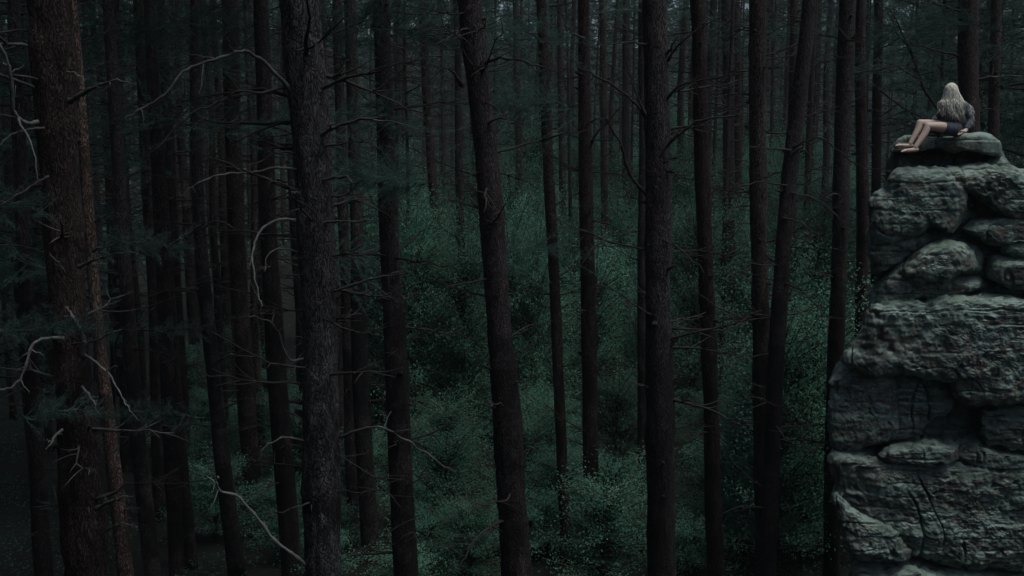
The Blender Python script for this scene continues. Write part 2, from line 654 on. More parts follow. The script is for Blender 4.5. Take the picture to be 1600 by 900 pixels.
# crown variants shared by the trees
crowns_hi = [crown_mesh('crown', 9.5, 0.0, 3.0, 34, 12, 20, 0.20, 0.020, M['needle']) for _ in range(3)]
crowns_sparse = [crown_mesh('crown', 7.0, 0.0, 2.4, 20, 9, 18, 0.17, 0.016, M['needle']) for _ in range(2)]
crowns_low = [crown_mesh('crown', 13.0, 0.0, 3.0, 70, 18, 24, 0.17, 0.016, M['needle']) for _ in range(2)]


def add_crown(t, kind, z, s=1.0, rot=None):
    me, wm = kind
    c = obj('crown', me, t)
    c.location = (0, 0, 0) if z is None else z
    c.scale = (s, s, s)
    c.rotation_euler = (0, 0, rng.uniform(0, 6.28) if rot is None else rot)
    b = tag(obj('boughs', wm, t), kind='stuff')
    tag(c, kind='stuff')
    b.location = c.location
    b.scale = c.scale
    b.rotation_euler = c.rotation_euler
    return c


def traced_tree(label, D, line, mat='bark_brown', top=21.0, nbr=10, brl=1.3, crown=True, n=28, zr=None, knots=14, brmat='darkwood', group='pines'):
    """line: [(px, py, width_px), ...] down the visible trunk, D metres ahead"""
    W = [(P(x, y, D), wp * D / 1600 / 2) for x, y, wp in line]
    p0, p1 = W[0][0], W[1][0]
    pb, pa = W[-1][0], W[-2][0]
    base_z = gz1(pb[0], D) - 0.15
    sl_up = np.clip((p0 - p1) / (p0[2] - p1[2] + 1e-9), -0.12, 0.12)
    sl_dn = np.clip((pb - pa) / (pb[2] - pa[2] + 1e-9), -0.08, 0.08)
    key = []
    r0 = W[0][1]
    topz = base_z + top
    hh = topz - p0[2]
    for f, rf in ((1.0, 0.25), (0.6, 0.55), (0.3, 0.8)):
        q = p0 + np.array([sl_up[0], 0, 0]) * hh * f
        q[2] = p0[2] + hh * f
        key.append((q, r0 * rf))
    key += W
    if pb[2] > base_z + 0.3:
        dz = pb[2] - base_z
        rb = W[-1][1]
        for f, rf in ((0.5, 1.03), (0.85, 1.1), (0.95, 1.3), (1.0, 1.6)):
            q = pb - np.array([sl_dn[0], 0, 0]) * dz * f
            q[2] = pb[2] - dz * f
            key.append((q, rb * rf))
    key = key[::-1]
    arr = np.array([[*k[0], k[1]] for k in key])
    m = 150 if n >= 40 else 70
    if n >= 40:
        m = 260
    # resample by height
    zz = np.linspace(arr[0, 2], arr[-1, 2], m)
    full = np.stack([np.interp(zz, arr[:, 2], arr[:, c]) for c in range(4)], 1)
    for _ in range(6):
        full[1:-1, 0] = (full[:-2, 0] + full[1:-1, 0] * 2 + full[2:, 0]) / 4
    base = full[0, :3].copy()
    wob = np.stack([noise3(np.stack([zz * 0.35, np.full(m, base[0]), np.full(m, s)], 1)) for s in (1.5, 9.5)], 1)
    full[:, 0] += wob[:, 0] * 0.03
    full[:, 1] += wob[:, 1] * 0.08
    pts = full[:, :3] - base
    t = thing('pine_tree', label, 'tree', base, group)
    obj('trunk', trunk_mesh('trunk', pts, full[:, 3], n, M[mat], 0.19 if n >= 56 else 0.14 if n >= 40 else 0.09, knots), t)
    vis_lo, vis_hi = max(base_z, P(0, 900, D)[2]), P(0, 0, D)[2] + 1.0
    if zr:
        vis_hi = P(0, zr[0], D)[2]
        vis_lo = P(0, zr[1], D)[2]
    for k in range(int(nbr * 2.4)):
        z = vis_lo + (vis_hi - vis_lo) * rng.uniform(0.0, 1.0) ** 0.75
        i = int(np.clip(np.searchsorted(full[:, 2], z), 1, m - 2))
        mb = MB()
        for q, r in dead_branch_pts(pts[i], rng.uniform(0, 2 * math.pi), brl * rng.uniform(0.4, 1.25), rng.uniform(-0.15, 0.35), rng.uniform(-0.3, 0.35), full[i, 3] * rng.uniform(0.05, 0.14)):
            mb.add(*tube(q, r, 5))
        obj('dead_branch', mb.mesh('dead_branch', M[brmat]), t)
    if crown:
        dense = (D < 17 and line[0][0] < 860) or (D < 27 and line[0][0] < 600)
        cs = 1.4 if top > 25 else 1.05
        add_crown(t, (crowns_hi if dense else crowns_sparse)[rng.integers(0, 2)], tuple(pts[-1] + np.array([0, 0, -9.5 * cs + 1.2 if dense else -4.6])), cs if dense else 0.7)
    return t


def limb(t, D, pl, w0, w1, mat='deadwood', dd=0.0, name='dead_branch', twigs=()):
    """a traced bare limb; pl = photo pixels from the trunk outwards; dd = metres its tip comes nearer"""
    n = max(14, 6 * len(pl))
    k = len(pl)
    W = np.array([P(x, y, D - dd * i / max(1, k - 1)) for i, (x, y) in enumerate(pl)])
    pts = spline(W, n)
    amp = 0.014 * D / 11
    pts += r_n((n, 3)) * amp * np.linspace(0.15, 1, n)[:, None]
    pts[1:-1] = (pts[:-2] + pts[1:-1] * 3 + pts[2:]) / 5
    u = np.linspace(0, 1, n)
    rad = (w0 * 0.8 + (w1 * 0.62 - w0 * 0.8) * u ** 0.8) * D / 1600 / 2 * (1 + 0.22 * r_n(n).clip(-1, 1))
    rad[-3:] *= np.array([0.9, 0.7, 0.4])
    mb = MB()
    mb.add(*tube(pts, rad, 7))
    for tw in twigs:
        Wt = np.array([P(x, y, D - dd * 0.7 - 0.05 * i) for i, (x, y) in enumerate(tw)])
        i0 = int(np.argmin(np.linalg.norm(pts - Wt[0], axis=1)))
        Wt += (pts[i0] - Wt[0])[None] * np.linspace(1, 0.3, len(Wt))[:, None]
        q = spline(Wt, 9)
        q[1:] += r_n((8, 3)) * amp * 0.6
        mb.add(*tube(q, np.linspace(min(rad[i0], w1 * D / 3200), 0.5 * D / 3200, 9), 5))
    for _ in range(rng.integers(2, 5)):
        i0 = rng.integers(int(n * 0.3), n - 2)
        dv = unit(pts[i0 + 1] - pts[i0]) + r_n(3) * 0.8
        L = np.linalg.norm(pts[-1] - pts[0]) * rng.uniform(0.08, 0.25)
        tt = np.linspace(0, 1, 6)
        q = pts[i0] + unit(dv) * (tt * L)[:, None] + r_n((6, 3)) * 0.01 * tt[:, None]
        mb.add(*tube(q, rad[i0] * 0.55 * (1 - 0.8 * tt) + 0.0012, 5))
    base = np.array(t.location)
    me = mb.mesh(name, M[mat])
    V = np.empty(len(me.vertices) * 3, np.float32)
    me.vertices.foreach_get('co', V)
    V = V.reshape(-1, 3) - base.astype(np.float32)
    me.vertices.foreach_set('co', V.ravel())
    me.update()
    return obj(name, me, t)


def spray(t, D, cx, cy, rx, ry, nclump, k=26, ln=0.09, wd=0.007, dd=0.5, mk='needle_dull'):
    """a bough of live needles on tree t round photo pixel (cx, cy)"""
    base = np.array(t.location)
    mb = MB()
    sx, sz = rx * D / 1600, ry * D / 1600
    c0 = P(cx, cy, D)
    sg = rng.choice([-1, 1])
    tt = np.linspace(-0.5, 0.5, 12)
    axis = c0 + np.stack([tt * sx * sg, 0.25 * dd * np.sin(tt * 5), sz * 0.25 * (0.25 - tt ** 2) * 2 + 0.02 * r_n(12)], 1)
    mb.add(*tube(axis, np.linspace(0.012, 0.004, 12), 5))
    Cs, Ds = [], []
    for j in range(nclump):
        a = axis[rng.integers(0, 12)]
        v = unit(np.array([sg * rng.uniform(0.2, 1.0), rng.normal() * 0.7, rng.normal() * 0.55]))
        L = np.hypot(sz, sx * 0.25) * rng.uniform(0.25, 0.75)
        f = np.linspace(0, 1, 5)[:, None]
        q = a + v * L * f + np.array([0, 0, 1.0]) * (0.12 * L * f ** 2) + r_n((5, 3)) * 0.01
        mb.add(*tube(q, np.linspace(0.005, 0.002, 5), 4))
        for g_ in (0.45, 0.62, 0.8, 1.0):
            Cs.append(a + v * L * g_ + np.array([0, 0, 0.12 * L * g_ ** 2]))
            Ds.append(v)
    blades(mb, np.array(Cs), np.array(Ds), ln, wd, 0.75, max(8, k // 2))
    me = mb.mesh('needle_spray', M[mk], False)
    V = np.empty(len(me.vertices) * 3, np.float32)
    me.vertices.foreach_get('co', V)
    me.vertices.foreach_set('co', (V.reshape(-1, 3) - base.astype(np.float32)).ravel())
    me.update()
    return tag(obj('needle_spray', me, t), kind='stuff')


GP = 'tall pines standing in front'
TR = {}
TR['L'] = traced_tree('thick red-brown pine with peeling bark at the left edge, pale bare snags on it', 11.0,
    [(75, 0, 60), (83, 150, 56), (94, 300, 51), (105, 450, 52), (121, 675, 56), (136, 900, 64)], 'bark_red', 27, 8, 1.1, n=56, knots=12, brmat='deadwood', group=GP)
TR['L2'] = traced_tree('thin orange-barked pine touching the right side of the thick leftmost pine', 11.9,
    [(112, 0, 13), (124, 165, 15), (148, 450, 18), (172, 680, 21), (195, 900, 25)], 'bark_orange', 24, 5, 0.8, n=30, knots=8, group=GP)
TR['M'] = traced_tree('thick grey lichen-streaked pine left of centre with many bare crooked limbs', 11.5,
    [(470, 0, 57), (477, 100, 57), (486, 220, 55), (498, 450, 50), (501, 675, 52), (504, 900, 56)], 'bark_grey', 27, 14, 1.3, n=56, knots=16, brmat='darkwood', group=GP)
TR['C'] = traced_tree('thick leaning pine in the centre, its foot swinging right', 14.0,
    [(735, 0, 35), (752, 180, 34), (764, 300, 36), (776, 450, 39), (792, 675, 43), (808, 900, 48)], 'bark_brown', 27, 12, 1.3, n=48, knots=18, group=GP)
TR['R'] = traced_tree('thick upright pine right of centre with arching bare limbs on both sides', 14.0,
    [(1022, 0, 36), (1026, 200, 37), (1029, 450, 39), (1032, 675, 42), (1034, 900, 45)], 'bark_brown', 22, 7, 1.2, n=48, knots=18, group=GP)
TR['R2'] = traced_tree('slim reddish pine with stubs, next right of the arching-limbed pine', 19.5,
    [(1090, 0, 21), (1096, 200, 22), (1102, 400, 23), (1111, 650, 24), (1118, 900, 27)], 'bark_red', 22, 10, 1.3, n=40, knots=24, group=GP)
TR['R3'] = traced_tree('straight stubby pine crossing low with the crooked leaning pine', 18.0,
    [(1183, 0, 25), (1184, 200, 25), (1186, 400, 26), (1190, 650, 28), (1196, 900, 31)], 'bark_red', 22, 10, 1.3, n=40, knots=22, group=GP)
TR['R4'] = traced_tree('crooked pine leaning up to the right, crossing the straight stubby pine', 17.0,
    [(1264, 0, 20), (1258, 90, 22), (1243, 200, 23), (1224, 380, 24), (1208, 600, 25), (1200, 880, 26)], 'bark_brown', 21, 12, 1.3, n=34, knots=10, group=GP)
TR['R5'] = traced_tree('dark pine nearest left of the sandstone rock but one', 19.5,
    [(1323, 0, 25), (1316, 200, 24), (1310, 400, 24), (1305, 580, 24), (1298, 900, 26)], 'bark_brown', 22, 8, 1.3, n=34, knots=14, group=GP)
TR['R6'] = traced_tree('pine just touching the left outline of the sandstone rock', 21.0,
    [(1344, 0, 14), (1345, 150, 17), (1348, 450, 19), (1344, 900, 22)], 'bark_red', 20, 8, 1.2, n=30, knots=10, group=GP)
TR['D'] = traced_tree('dark stout pine right of the grey lichen-streaked pine', 16.0,
    [(594, 0, 25), (599, 120, 26), (614, 450, 32), (623, 675, 36), (634, 900, 40)], 'bark_brown', 26, 12, 1.4, n=34, knots=14, group=GP)
TR['C2'] = traced_tree('slender reddish pine just right of the centre pine, swinging right below', 21.0,
    [(845, 0, 15), (852, 150, 16), (864, 400, 17), (873, 600, 17), (886, 900, 17)], 'bark_red', 21, 8, 1.1, n=30, knots=12, group=GP)
TR['C3'] = traced_tree('slim straight pine midway between the centre pine and the arching-limbed pine', 21.0,
    [(911, 0, 17), (914, 250, 21), (919, 450, 23), (922, 675, 24), (926, 900, 26)], 'bark_red', 22, 12, 1.3, n=34, knots=20, group=GP)
TR['B1'] = traced_tree('reddish pine standing behind the person', 22.0,
    [(1513, 0, 28), (1516, 200, 28), (1518, 320, 29)], 'bark_red', 21, 8, 1.5, n=30, knots=8, group=GP)
TR['B2'] = traced_tree('thin reddish pine close right of the pine behind the person', 24.0,
    [(1557, 0, 15), (1554, 120, 16), (1551, 260, 16)], 'bark_red', 20, 8, 1.5, n=24, knots=6, group=GP)
TR['B3'] = traced_tree('thin dark pine left of the person, next to the rock cap', 25.0,
    [(1372, 0, 13), (1371, 120, 14), (1369, 300, 14)], 'bark_brown', 20, 10, 1.6, n=24, knots=6, group=GP)
mid = [
    ('thin red pine in the dark left part, right of the thin orange pine', 24, [(218, 60, 15), (228, 250, 17), (240, 450, 18), (252, 900, 20)], 'bark_red'),
    ('black straight pine under the long crooked limb, left part', 20, [(304, 0, 15), (308, 250, 18), (318, 450, 20), (342, 680, 24), (370, 900, 29)], 'bark_brown'),
    ('pale-barked pine behind the forked limb left of the grey pine', 25, [(360, 0, 25), (364, 200, 25), (372, 420, 25), (388, 650, 28), (402, 900, 30)], 'bark_red'),
    ('dark pine close left of the grey lichen-streaked pine', 19, [(408, 0, 22), (418, 300, 25), (432, 600, 30), (456, 900, 33)], 'bark_brown'),
    ('slim pine peeping out right behind the grey lichen-streaked pine', 22, [(528, 0, 14), (534, 250, 16), (542, 500, 17), (552, 900, 19)], 'bark_red'),
    ('dark pine close left of the dark stout pine, low down', 21, [(548, 0, 18), (556, 300, 20), (564, 600, 26), (580, 900, 30)], 'bark_brown'),
    ('pale thin hazy pine left of the centre pine', 33, [(660, 0, 13), (670, 200, 14), (690, 450, 15), (702, 600, 16)], 'bark_red'),
    ('dark thin pine between the pale hazy pine and the centre pine', 30, [(716, 150, 11), (719, 300, 12), (722, 450, 12), (725, 620, 13)], 'bark_brown'),
    ('pale slim hazy pine right of the slim straight pine', 38, [(942, 0, 11), (944, 250, 11), (946, 480, 12)], 'bark_red'),
    ('dark slim pine left of the arching-limbed pine', 40, [(978, 0, 11), (978, 200, 12), (980, 430, 13)], 'bark_brown'),
    ('dark pine close behind the left side of the arching-limbed pine', 24, [(1004, 0, 11), (1004, 300, 13), (1003, 600, 14), (1002, 900, 16)], 'bark_brown'),
    ('dark pine in the haze between the reddish and the straight stubby pine', 36, [(1136, 0, 16), (1138, 150, 17), (1139, 380, 18)], 'bark_brown'),
    ('black pine foot at the bottom left, right of the thick leftmost pine', 19, [(190, 350, 20), (204, 560, 22), (222, 750, 25), (238, 900, 27)], 'bark_brown'),
    ('black pine foot at the bottom left, second right of the thick leftmost pine', 20, [(252, 400, 20), (262, 600, 22), (270, 750, 24), (276, 900, 24)], 'bark_brown'),
    ('black pine foot leaning right at the bottom left', 21, [(262, 420, 15), (275, 600, 17), (290, 800, 20), (301, 900, 21)], 'bark_brown'),
    ('black pine at the far left edge', 17, [(22, 0, 18), (32, 300, 20), (48, 600, 24), (70, 900, 28)], 'bark_brown'),
    ('thin dark pine left of the crooked leaning pine top', 34, [(1240, 0, 12), (1238, 200, 13), (1236, 400, 14)], 'bark_red'),
    ('slim hazy pine with bare twigs right of the pale hazy pine', 42, [(808, 120, 10), (812, 300, 11), (816, 480, 11)], 'bark_red'),
    ('thin hazy pine right of the slender reddish pine', 44, [(876, 100, 10), (878, 250, 11), (882, 440, 11)], 'bark_brown'),
    ('thin hazy pine close left of the straight stubby pine', 44, [(1152, 0, 10), (1154, 250, 11), (1156, 400, 11)], 'bark_red'),
]
for i, (lab, D, ln_, mt) in enumerate(mid):
    TR['m%d' % i] = traced_tree(lab, D, ln_, mt, 24.5 + rng.uniform(-1, 0.4), 9 if D < 30 else 12, 1.3, n=22, knots=8, group='slimmer pines further in')

# ------------------------------------------------------------------ traced bare limbs and needle sprays
T = TR['R']
limb(T, 13.9, [(1024, 258), (1045, 225), (1080, 195), (1120, 183), (1165, 181)], 9, 3, 'darkwood', 0.4)
limb(T, 14.0, [(1012, 305), (985, 275), (972, 230), (950, 190), (944, 186)], 8, 3, 'darkwood', 0.6, twigs=[[(972, 230), (958, 255)], [(952, 192), (925, 215), (922, 240)]])
limb(T, 14.0, [(1012, 190), (1000, 170), (985, 155), (945, 125), (918, 112), (890, 90)], 8, 2.5, 'darkwood', 0.2)
limb(T, 13.9, [(1010, 180), (996, 150), (985, 120), (978, 90)], 6, 2, 'darkwood', -0.3)
limb(T, 13.9, [(1042, 155), (1065, 132), (1110, 122), (1170, 112)], 7, 2.5, 'darkwood', 0.5, twigs=[[(1075, 130), (1110, 108), (1140, 104)]])
limb(T, 13.9, [(1044, 95), (1060, 70), (1100, 40), (1150, 18)], 6, 2, 'darkwood', 0.5)
limb(T, 13.9, [(1040, 85), (1052, 68), (1058, 55)], 6, 2, 'darkwood', 0.2)
limb(T, 13.9, [(1010, 70), (975, 66), (940, 70)], 5, 2, 'darkwood', 0.2)
T = TR['C3']
limb(T, 20.9, [(922, 230), (935, 205), (965, 175), (985, 155)], 6, 2, 'darkwood', 0.3)
limb(T, 20.9, [(914, 60), (895, 52), (882, 30), (868, 5)], 5, 2, 'deadwood', 0.3)
T = TR['C']
limb(T, 13.9, [(752, 110), (765, 95), (790, 90), (830, 98), (870, 112)], 9, 2.5, 'darkwood', 0.4)
limb(T, 13.9, [(722, 135), (710, 115), (698, 104)], 9, 4, 'darkwood', 0.4)
limb(T, 13.9, [(758, 195), (775, 186), (795, 183)], 7, 2.5, 'darkwood', 0.3)
limb(T, 13.9, [(730, 20), (705, 22), (670, 15), (620, 5)], 4, 2, 'darkwood', 0.3)
T = TR['M']
limb(T, 11.4, [(492, 218), (520, 200), (560, 188), (606, 178)], 12, 3, 'deadwood', 0.5, twigs=[[(560, 190), (600, 193), (640, 200), (680, 212)]])
limb(T, 11.4, [(500, 140), (540, 122), (590, 112), (630, 96)], 9, 3, 'darkwood', 0.4, twigs=[[(560, 120), (590, 108), (650, 78)]])
limb(T, 11.4, [(492, 290), (515, 278), (540, 276), (552, 285)], 9, 4, 'deadwood', 0.3)
limb(T, 11.4, [(494, 355), (515, 346), (545, 346), (590, 343)], 8, 3, 'deadwood', 0.4)
limb(T, 11.4, [(522, 455), (560, 442), (600, 432), (636, 424)], 7, 3, 'deadwood', 0.4, twigs=[[(610, 432), (636, 424), (652, 433)], [(565, 441), (590, 455), (626, 474)]])
limb(T, 11.4, [(530, 684), (560, 672), (595, 668), (640, 690), (680, 718), (714, 741)], 6.5, 3.5, 'deadwood', 0.5)
limb(T, 11.4, [(456, 150), (445, 130), (415, 100), (395, 85), (375, 80), (340, 92), (300, 104), (278, 122), (250, 152), (215, 175), (196, 184)], 9, 3, 'deadwood', 1.0,
     twigs=[[(376, 80), (366, 62), (364, 50), (374, 42), (392, 38)]])
limb(T, 11.4, [(462, 135), (435, 138), (408, 145), (372, 142), (340, 160), (300, 178), (260, 215), (228, 248)], 7, 2.5, 'darkwood', 0.8,
     twigs=[[(300, 178), (280, 200), (275, 215)], [(350, 155), (322, 185), (290, 200)]])
limb(T, 11.4, [(470, 345), (440, 342), (412, 356), (397, 385), (396, 420), (405, 462), (410, 480)], 6, 3, 'bleached', 0.6)
limb(T, 11.4, [(466, 265), (430, 262), (390, 270), (350, 272), (310, 285), (280, 312)], 6, 2.5, 'deadwood', 0.8)
limb(T, 11.4, [(470, 395), (440, 388), (420, 398), (414, 425)], 4, 2.5, 'deadwood', 0.6)
limb(T, 11.4, [(474, 560), (450, 560), (430, 510), (405, 495), (380, 490)], 5, 2, 'deadwood', 0.6)
limb(T, 11.4, [(480, 885), (460, 868), (430, 845), (400, 808), (372, 776), (345, 768), (337, 750), (345, 746)], 9, 4, 'bleached', 0.8, twigs=[[(340, 764), (326, 745), (315, 738)]])
limb(T, 11.4, [(474, 688), (450, 684), (428, 690), (406, 706)], 6, 3, 'deadwood', 0.5)
limb(T, 11.4, [(466, 240), (435, 238), (400, 255), (380, 258)], 5, 2, 'darkwood', 0.4)
T = TR['L']
limb(T, 10.8, [(108, 160), (122, 150), (150, 135), (178, 127), (205, 129)], 12, 4, 'deadwood', 0.4)
limb(T, 10.7, [(105, 112), (120, 116), (132, 128)], 4, 2, 'bleached', 0.2)
limb(T, 10.8, [(122, 418), (150, 405), (180, 397), (212, 393)], 8, 3, 'deadwood', 0.4)
limb(T, 10.7, [(128, 555), (131, 530), (118, 503), (102, 480)], 12, 8, 'bleached', 0.3)
limb(T, 10.8, [(100, 528), (75, 528), (52, 538), (42, 565), (28, 598), (4, 608), (-30, 612)], 8, 5, 'bleached', 0.5)
limb(T, 10.7, [(128, 552), (150, 566), (172, 588), (190, 620), (205, 645)], 6, 2.5, 'bleached', 0.3)
limb(T, 10.7, [(112, 538), (150, 532), (180, 518), (205, 507)], 5, 2, 'deadwood', 0.3)
limb(T, 10.8, [(128, 605), (142, 622), (158, 652)], 7, 3, 'bleached', 0.3)
limb(T, 10.8, [(60, 190), (40, 192), (22, 172), (18, 125), (6, 85), (-20, 40)], 8, 7, 'bleached', 0.5, twigs=[[(40, 190), (60, 240), (64, 290)]])
limb(T, 10.8, [(70, 200), (45, 203), (20, 210), (0, 228), (-20, 245)], 6, 4, 'deadwood', 0.4)
limb(T, 10.8, [(76, 275), (50, 290), (25, 305), (-10, 330)], 6, 3, 'deadwood', 0.4)
limb(T, 10.8, [(97, 672), (85, 682), (75, 702)], 7, 3, 'bleached', 0.4, twigs=[[(90, 680), (72, 685)]])
limb(T, 10.7, [(150, 795), (168, 785), (190, 778), (205, 774)], 10, 5, 'deadwood', 0.2)
limb(T, 10.7, [(160, 835), (180, 820), (200, 818), (215, 824)], 5, 2.5, 'deadwood', 0.3)
limb(T, 10.8, [(100, 425), (92, 412), (78, 400)], 6, 3, 'bleached', 0.3)
T = TR['m1']
limb(T, 19.8, [(335, 570), (350, 558), (375, 550), (405, 540)], 6, 2.5, 'deadwood', 0.4)
limb(T, 19.8, [(310, 40), (295, 36), (270, 28), (255, 10)], 5, 2.5, 'deadwood', 0.5)
limb(T, 19.8, [(315, 360), (335, 345), (365, 355), (385, 372)], 5, 2.5, 'deadwood', 0.3)
limb(T, 19.8, [(300, 350), (270, 348), (230, 345)], 4, 2, 'darkwood', 0.3)
limb(T, 19.8, [(340, 640), (358, 634), (375, 625), (385, 622)], 4, 2, 'deadwood', 0.3)
T = TR['R4']
limb(T, 16.9, [(1232, 300), (1270, 310), (1305, 335), (1345, 365)], 5, 2, 'darkwood', 0.4)
limb(T, 16.9, [(1240, 230), (1280, 215), (1320, 245), (1360, 272)], 5, 2, 'darkwood', 0.4)
limb(T, 16.9, [(1222, 340), (1255, 350), (1290, 378)], 5, 2, 'darkwood', 0.4)
limb(T, 16.9, [(1236, 235), (1200, 232), (1165, 228)], 5, 2, 'darkwood', 0.4)
limb(T, 16.9, [(1230, 290), (1190, 285), (1150, 292)], 4, 2, 'darkwood', 0.4)
T = TR['B1']
limb(T, 22, [(1510, 190), (1470, 175), (1440, 130), (1415, 60), (1390, 10)], 8, 3, 'darkwood', 0.5, twigs=[[(1440, 130), (1400, 105), (1350, 92)], [(1425, 90), (1405, 60), (1370, 40)]])
limb(T, 22, [(1524, 125), (1560, 120), (1610, 122)], 6, 2, 'deadwood', 0.5)
limb(T, 22, [(1506, 90), (1470, 80), (1430, 72), (1390, 80)], 5, 2, 'darkwood', 0.4)
T = TR['B3']
limb(T, 24.8, [(1374, 140), (1400, 160), (1430, 178), (1455, 190)], 5, 2, 'darkwood', 0.4)

for key, a in (('L', (10.4, 60, 520, 150, 50, 60)), ('L', (10.3, 90, 650, 90, 60, 30)), ('L', (10.6, 205, 388, 110, 60, 45)), ('L', (10.5, 250, 652, 150, 36, 45)),
               ('L', (10.6, 10, 330, 90, 80, 20)),
               ('m0', (24, 215, 110, 260, 200, 140)), ('m0', (24, 150, 60, 200, 120, 80)), ('m1', (19.5, 290, 60, 180, 120, 80)), ('m1', (19.5, 270, 520, 70, 60, 18)),
               ('D', (15.5, 600, 290, 130, 110, 110)), ('D', (15.8, 590, 60, 200, 130, 110)), ('D', (15.6, 560, 190, 120, 100, 40)),
               ('C2', (20.5, 845, 180, 110, 200, 110)), ('C2', (20.6, 830, 400, 100, 130, 40)), ('C2', (20.8, 800, 60, 140, 90, 60)),
               ('m5', (20.6, 548, 420, 110, 200, 50)),
               ('m2', (24.5, 380, 60, 260, 130, 110)), ('m2', (24.4, 340, 180, 220, 120, 80)), ('m1', (19.6, 250, 200, 190, 110, 70)), ('m0', (23.5, 170, 270, 200, 120, 70)),
               ('m15', (16.8, 60, 120, 160, 120, 60)), ('m15', (16.8, 20, 420, 130, 90, 40)), ('m3', (18.7, 430, 210, 150, 100, 50)), ('m4', (21.6, 560, 30, 200, 80, 70)),
               ('m6', (32.5, 665, 40, 220, 110, 80)), ('m9', (39, 985, 30, 240, 90, 80)), ('m10', (23.8, 990, 25, 160, 60, 50)), ('m11', (35.5, 1135, 60, 220, 110, 70)),
               ('m16', (33.5, 1245, 70, 240, 150, 90)), ('B3', (24.6, 1390, 60, 190, 120, 80)), ('B1', (21.6, 1470, 50, 170, 90, 70)), ('B2', (23.6, 1575, 90, 140, 160, 80)), ('R6', (20.6, 1335, 120, 120, 110, 40))):
    D, cx, cy, rx, ry, nc = a
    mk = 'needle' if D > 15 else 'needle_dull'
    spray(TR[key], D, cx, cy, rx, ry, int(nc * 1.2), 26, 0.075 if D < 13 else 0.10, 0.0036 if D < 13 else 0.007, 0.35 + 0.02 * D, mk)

# ------------------------------------------------------------------ the forest behind: individual pines, shared meshes
def far_variant(H, r, mat, crown, nb):
    n = 14
    z = np.linspace(-0.4, H, 40)
    t = np.clip(z / H, 0, 1)
    rad = r * (1 - 0.75 * t) * (1 + 0.5 * np.exp(-np.clip(z, 0, 9) * 2.5))
    pts = np.stack([0.25 * noise3(np.stack([z * 0.15, z * 0 + r * 99, z * 0], 1)), 0.25 * noise3(np.stack([z * 0.15, z * 0 + r * 99, z * 0 + 7], 1)), z], 1)
    tm = trunk_mesh('trunk', pts, rad, n, M[mat], 0.08, 8)
    mb = MB()
    for k in range(nb):
        h = rng.uniform(0.16, 0.74) * H
        i = int(np.searchsorted(z, h))
        for q, rr in dead_branch_pts(pts[i], rng.uniform(0, 6.28), rng.uniform(0.6, 2.0), rng.uniform(-0.15, 0.3), rng.uniform(-0.3, 0.3), rng.uniform(0.012, 0.025)):
            mb.add(*tube(q, rr, 4))
    bm_ = mb.mesh('dead_branch', M['darkwood'] if mat != 'bark_grey' else M['deadwood'])
    return tm, bm_, crown, H


far_vars = [far_variant(22, 0.17, 'bark_brown', crowns_hi[0], 64), far_variant(24, 0.19, 'bark_red', crowns_hi[1], 64),
            far_variant(20, 0.15, 'bark_red', crowns_hi[2], 64), far_variant(23, 0.20, 'bark_grey', crowns_hi[0], 64),
            far_variant(21, 0.16, 'bark_brown', crowns_hi[1], 64)]
thin_vars = [far_variant(17, 0.085, 'bark_brown', crowns_sparse[0], 50), far_variant(18, 0.095, 'bark_red', crowns_sparse[1], 50)]
sparse_vars = [v[:2] + (crowns_sparse[k % 2],) + v[3:] for k, v in enumerate(far_vars)]
low_vars = [far_variant(16, 0.13, 'bark_brown', crowns_low[0], 20), far_variant(17, 0.13, 'bark_red', crowns_low[1], 20)]


REG = []


def place_far(x, y, low, label, group):
    tm, bm_, cr, H = (low_vars if low is True else sparse_vars if low == 'sparse' else thin_vars if low == 'thin' else far_vars)[rng.integers(0, 2 if low is True or low == 'thin' else 5)]
    s = rng.uniform(0.85, 1.15)
    t = thing('pine_tree', label, 'tree', (x, y, gz1(x, y)), group)
    t.scale = (s, s, s)
    t.rotation_euler = (rng.normal() * 0.012, rng.normal() * 0.012, rng.uniform(0, 6.28))
    obj('trunk', tm, t)
    tag(obj('dead_branches', bm_, t), kind='stuff')
    REG.append((t, 'low-crowned pine' if low is True else 'very thin pine' if low == 'thin' else 'slim pine' if y < 60 else 'distant slim pine', x, y))
    sp_ = low in ('sparse', 'thin')
    add_crown(t, cr, (0, 0, H - (12.4 if low is True else 4.7 if sp_ else 8.7)), 0.7 if sp_ else 1.0)


taken = [(float(t.location[0]), float(t.location[1])) for t in TR.values()]
ROCK_C = np.array([7.6, 17.6])


def free(x, y, d):
    if np.hypot(x - ROCK_C[0], y - ROCK_C[1]) < 4.2:
        return False
    return all((x - a) ** 2 + (y - b) ** 2 > d * d for a, b in taken)


def scatter_far(cnt, ymin, ymax, px0, px1, mind, low, label, group, keepout=None):
    k = tries = 0
    while k < cnt and tries < 6000:
        tries += 1
        y = math.sqrt(rng.uniform(ymin ** 2, ymax ** 2))
        px = rng.uniform(px0, px1)
        x = (px - 800) / 1600 * y
        if keepout and keepout(px, y):
            continue
        if not free(x, y, mind):
            continue
        taken.append((x, y))
        place_far(x, y, low, label, group)
        k += 1


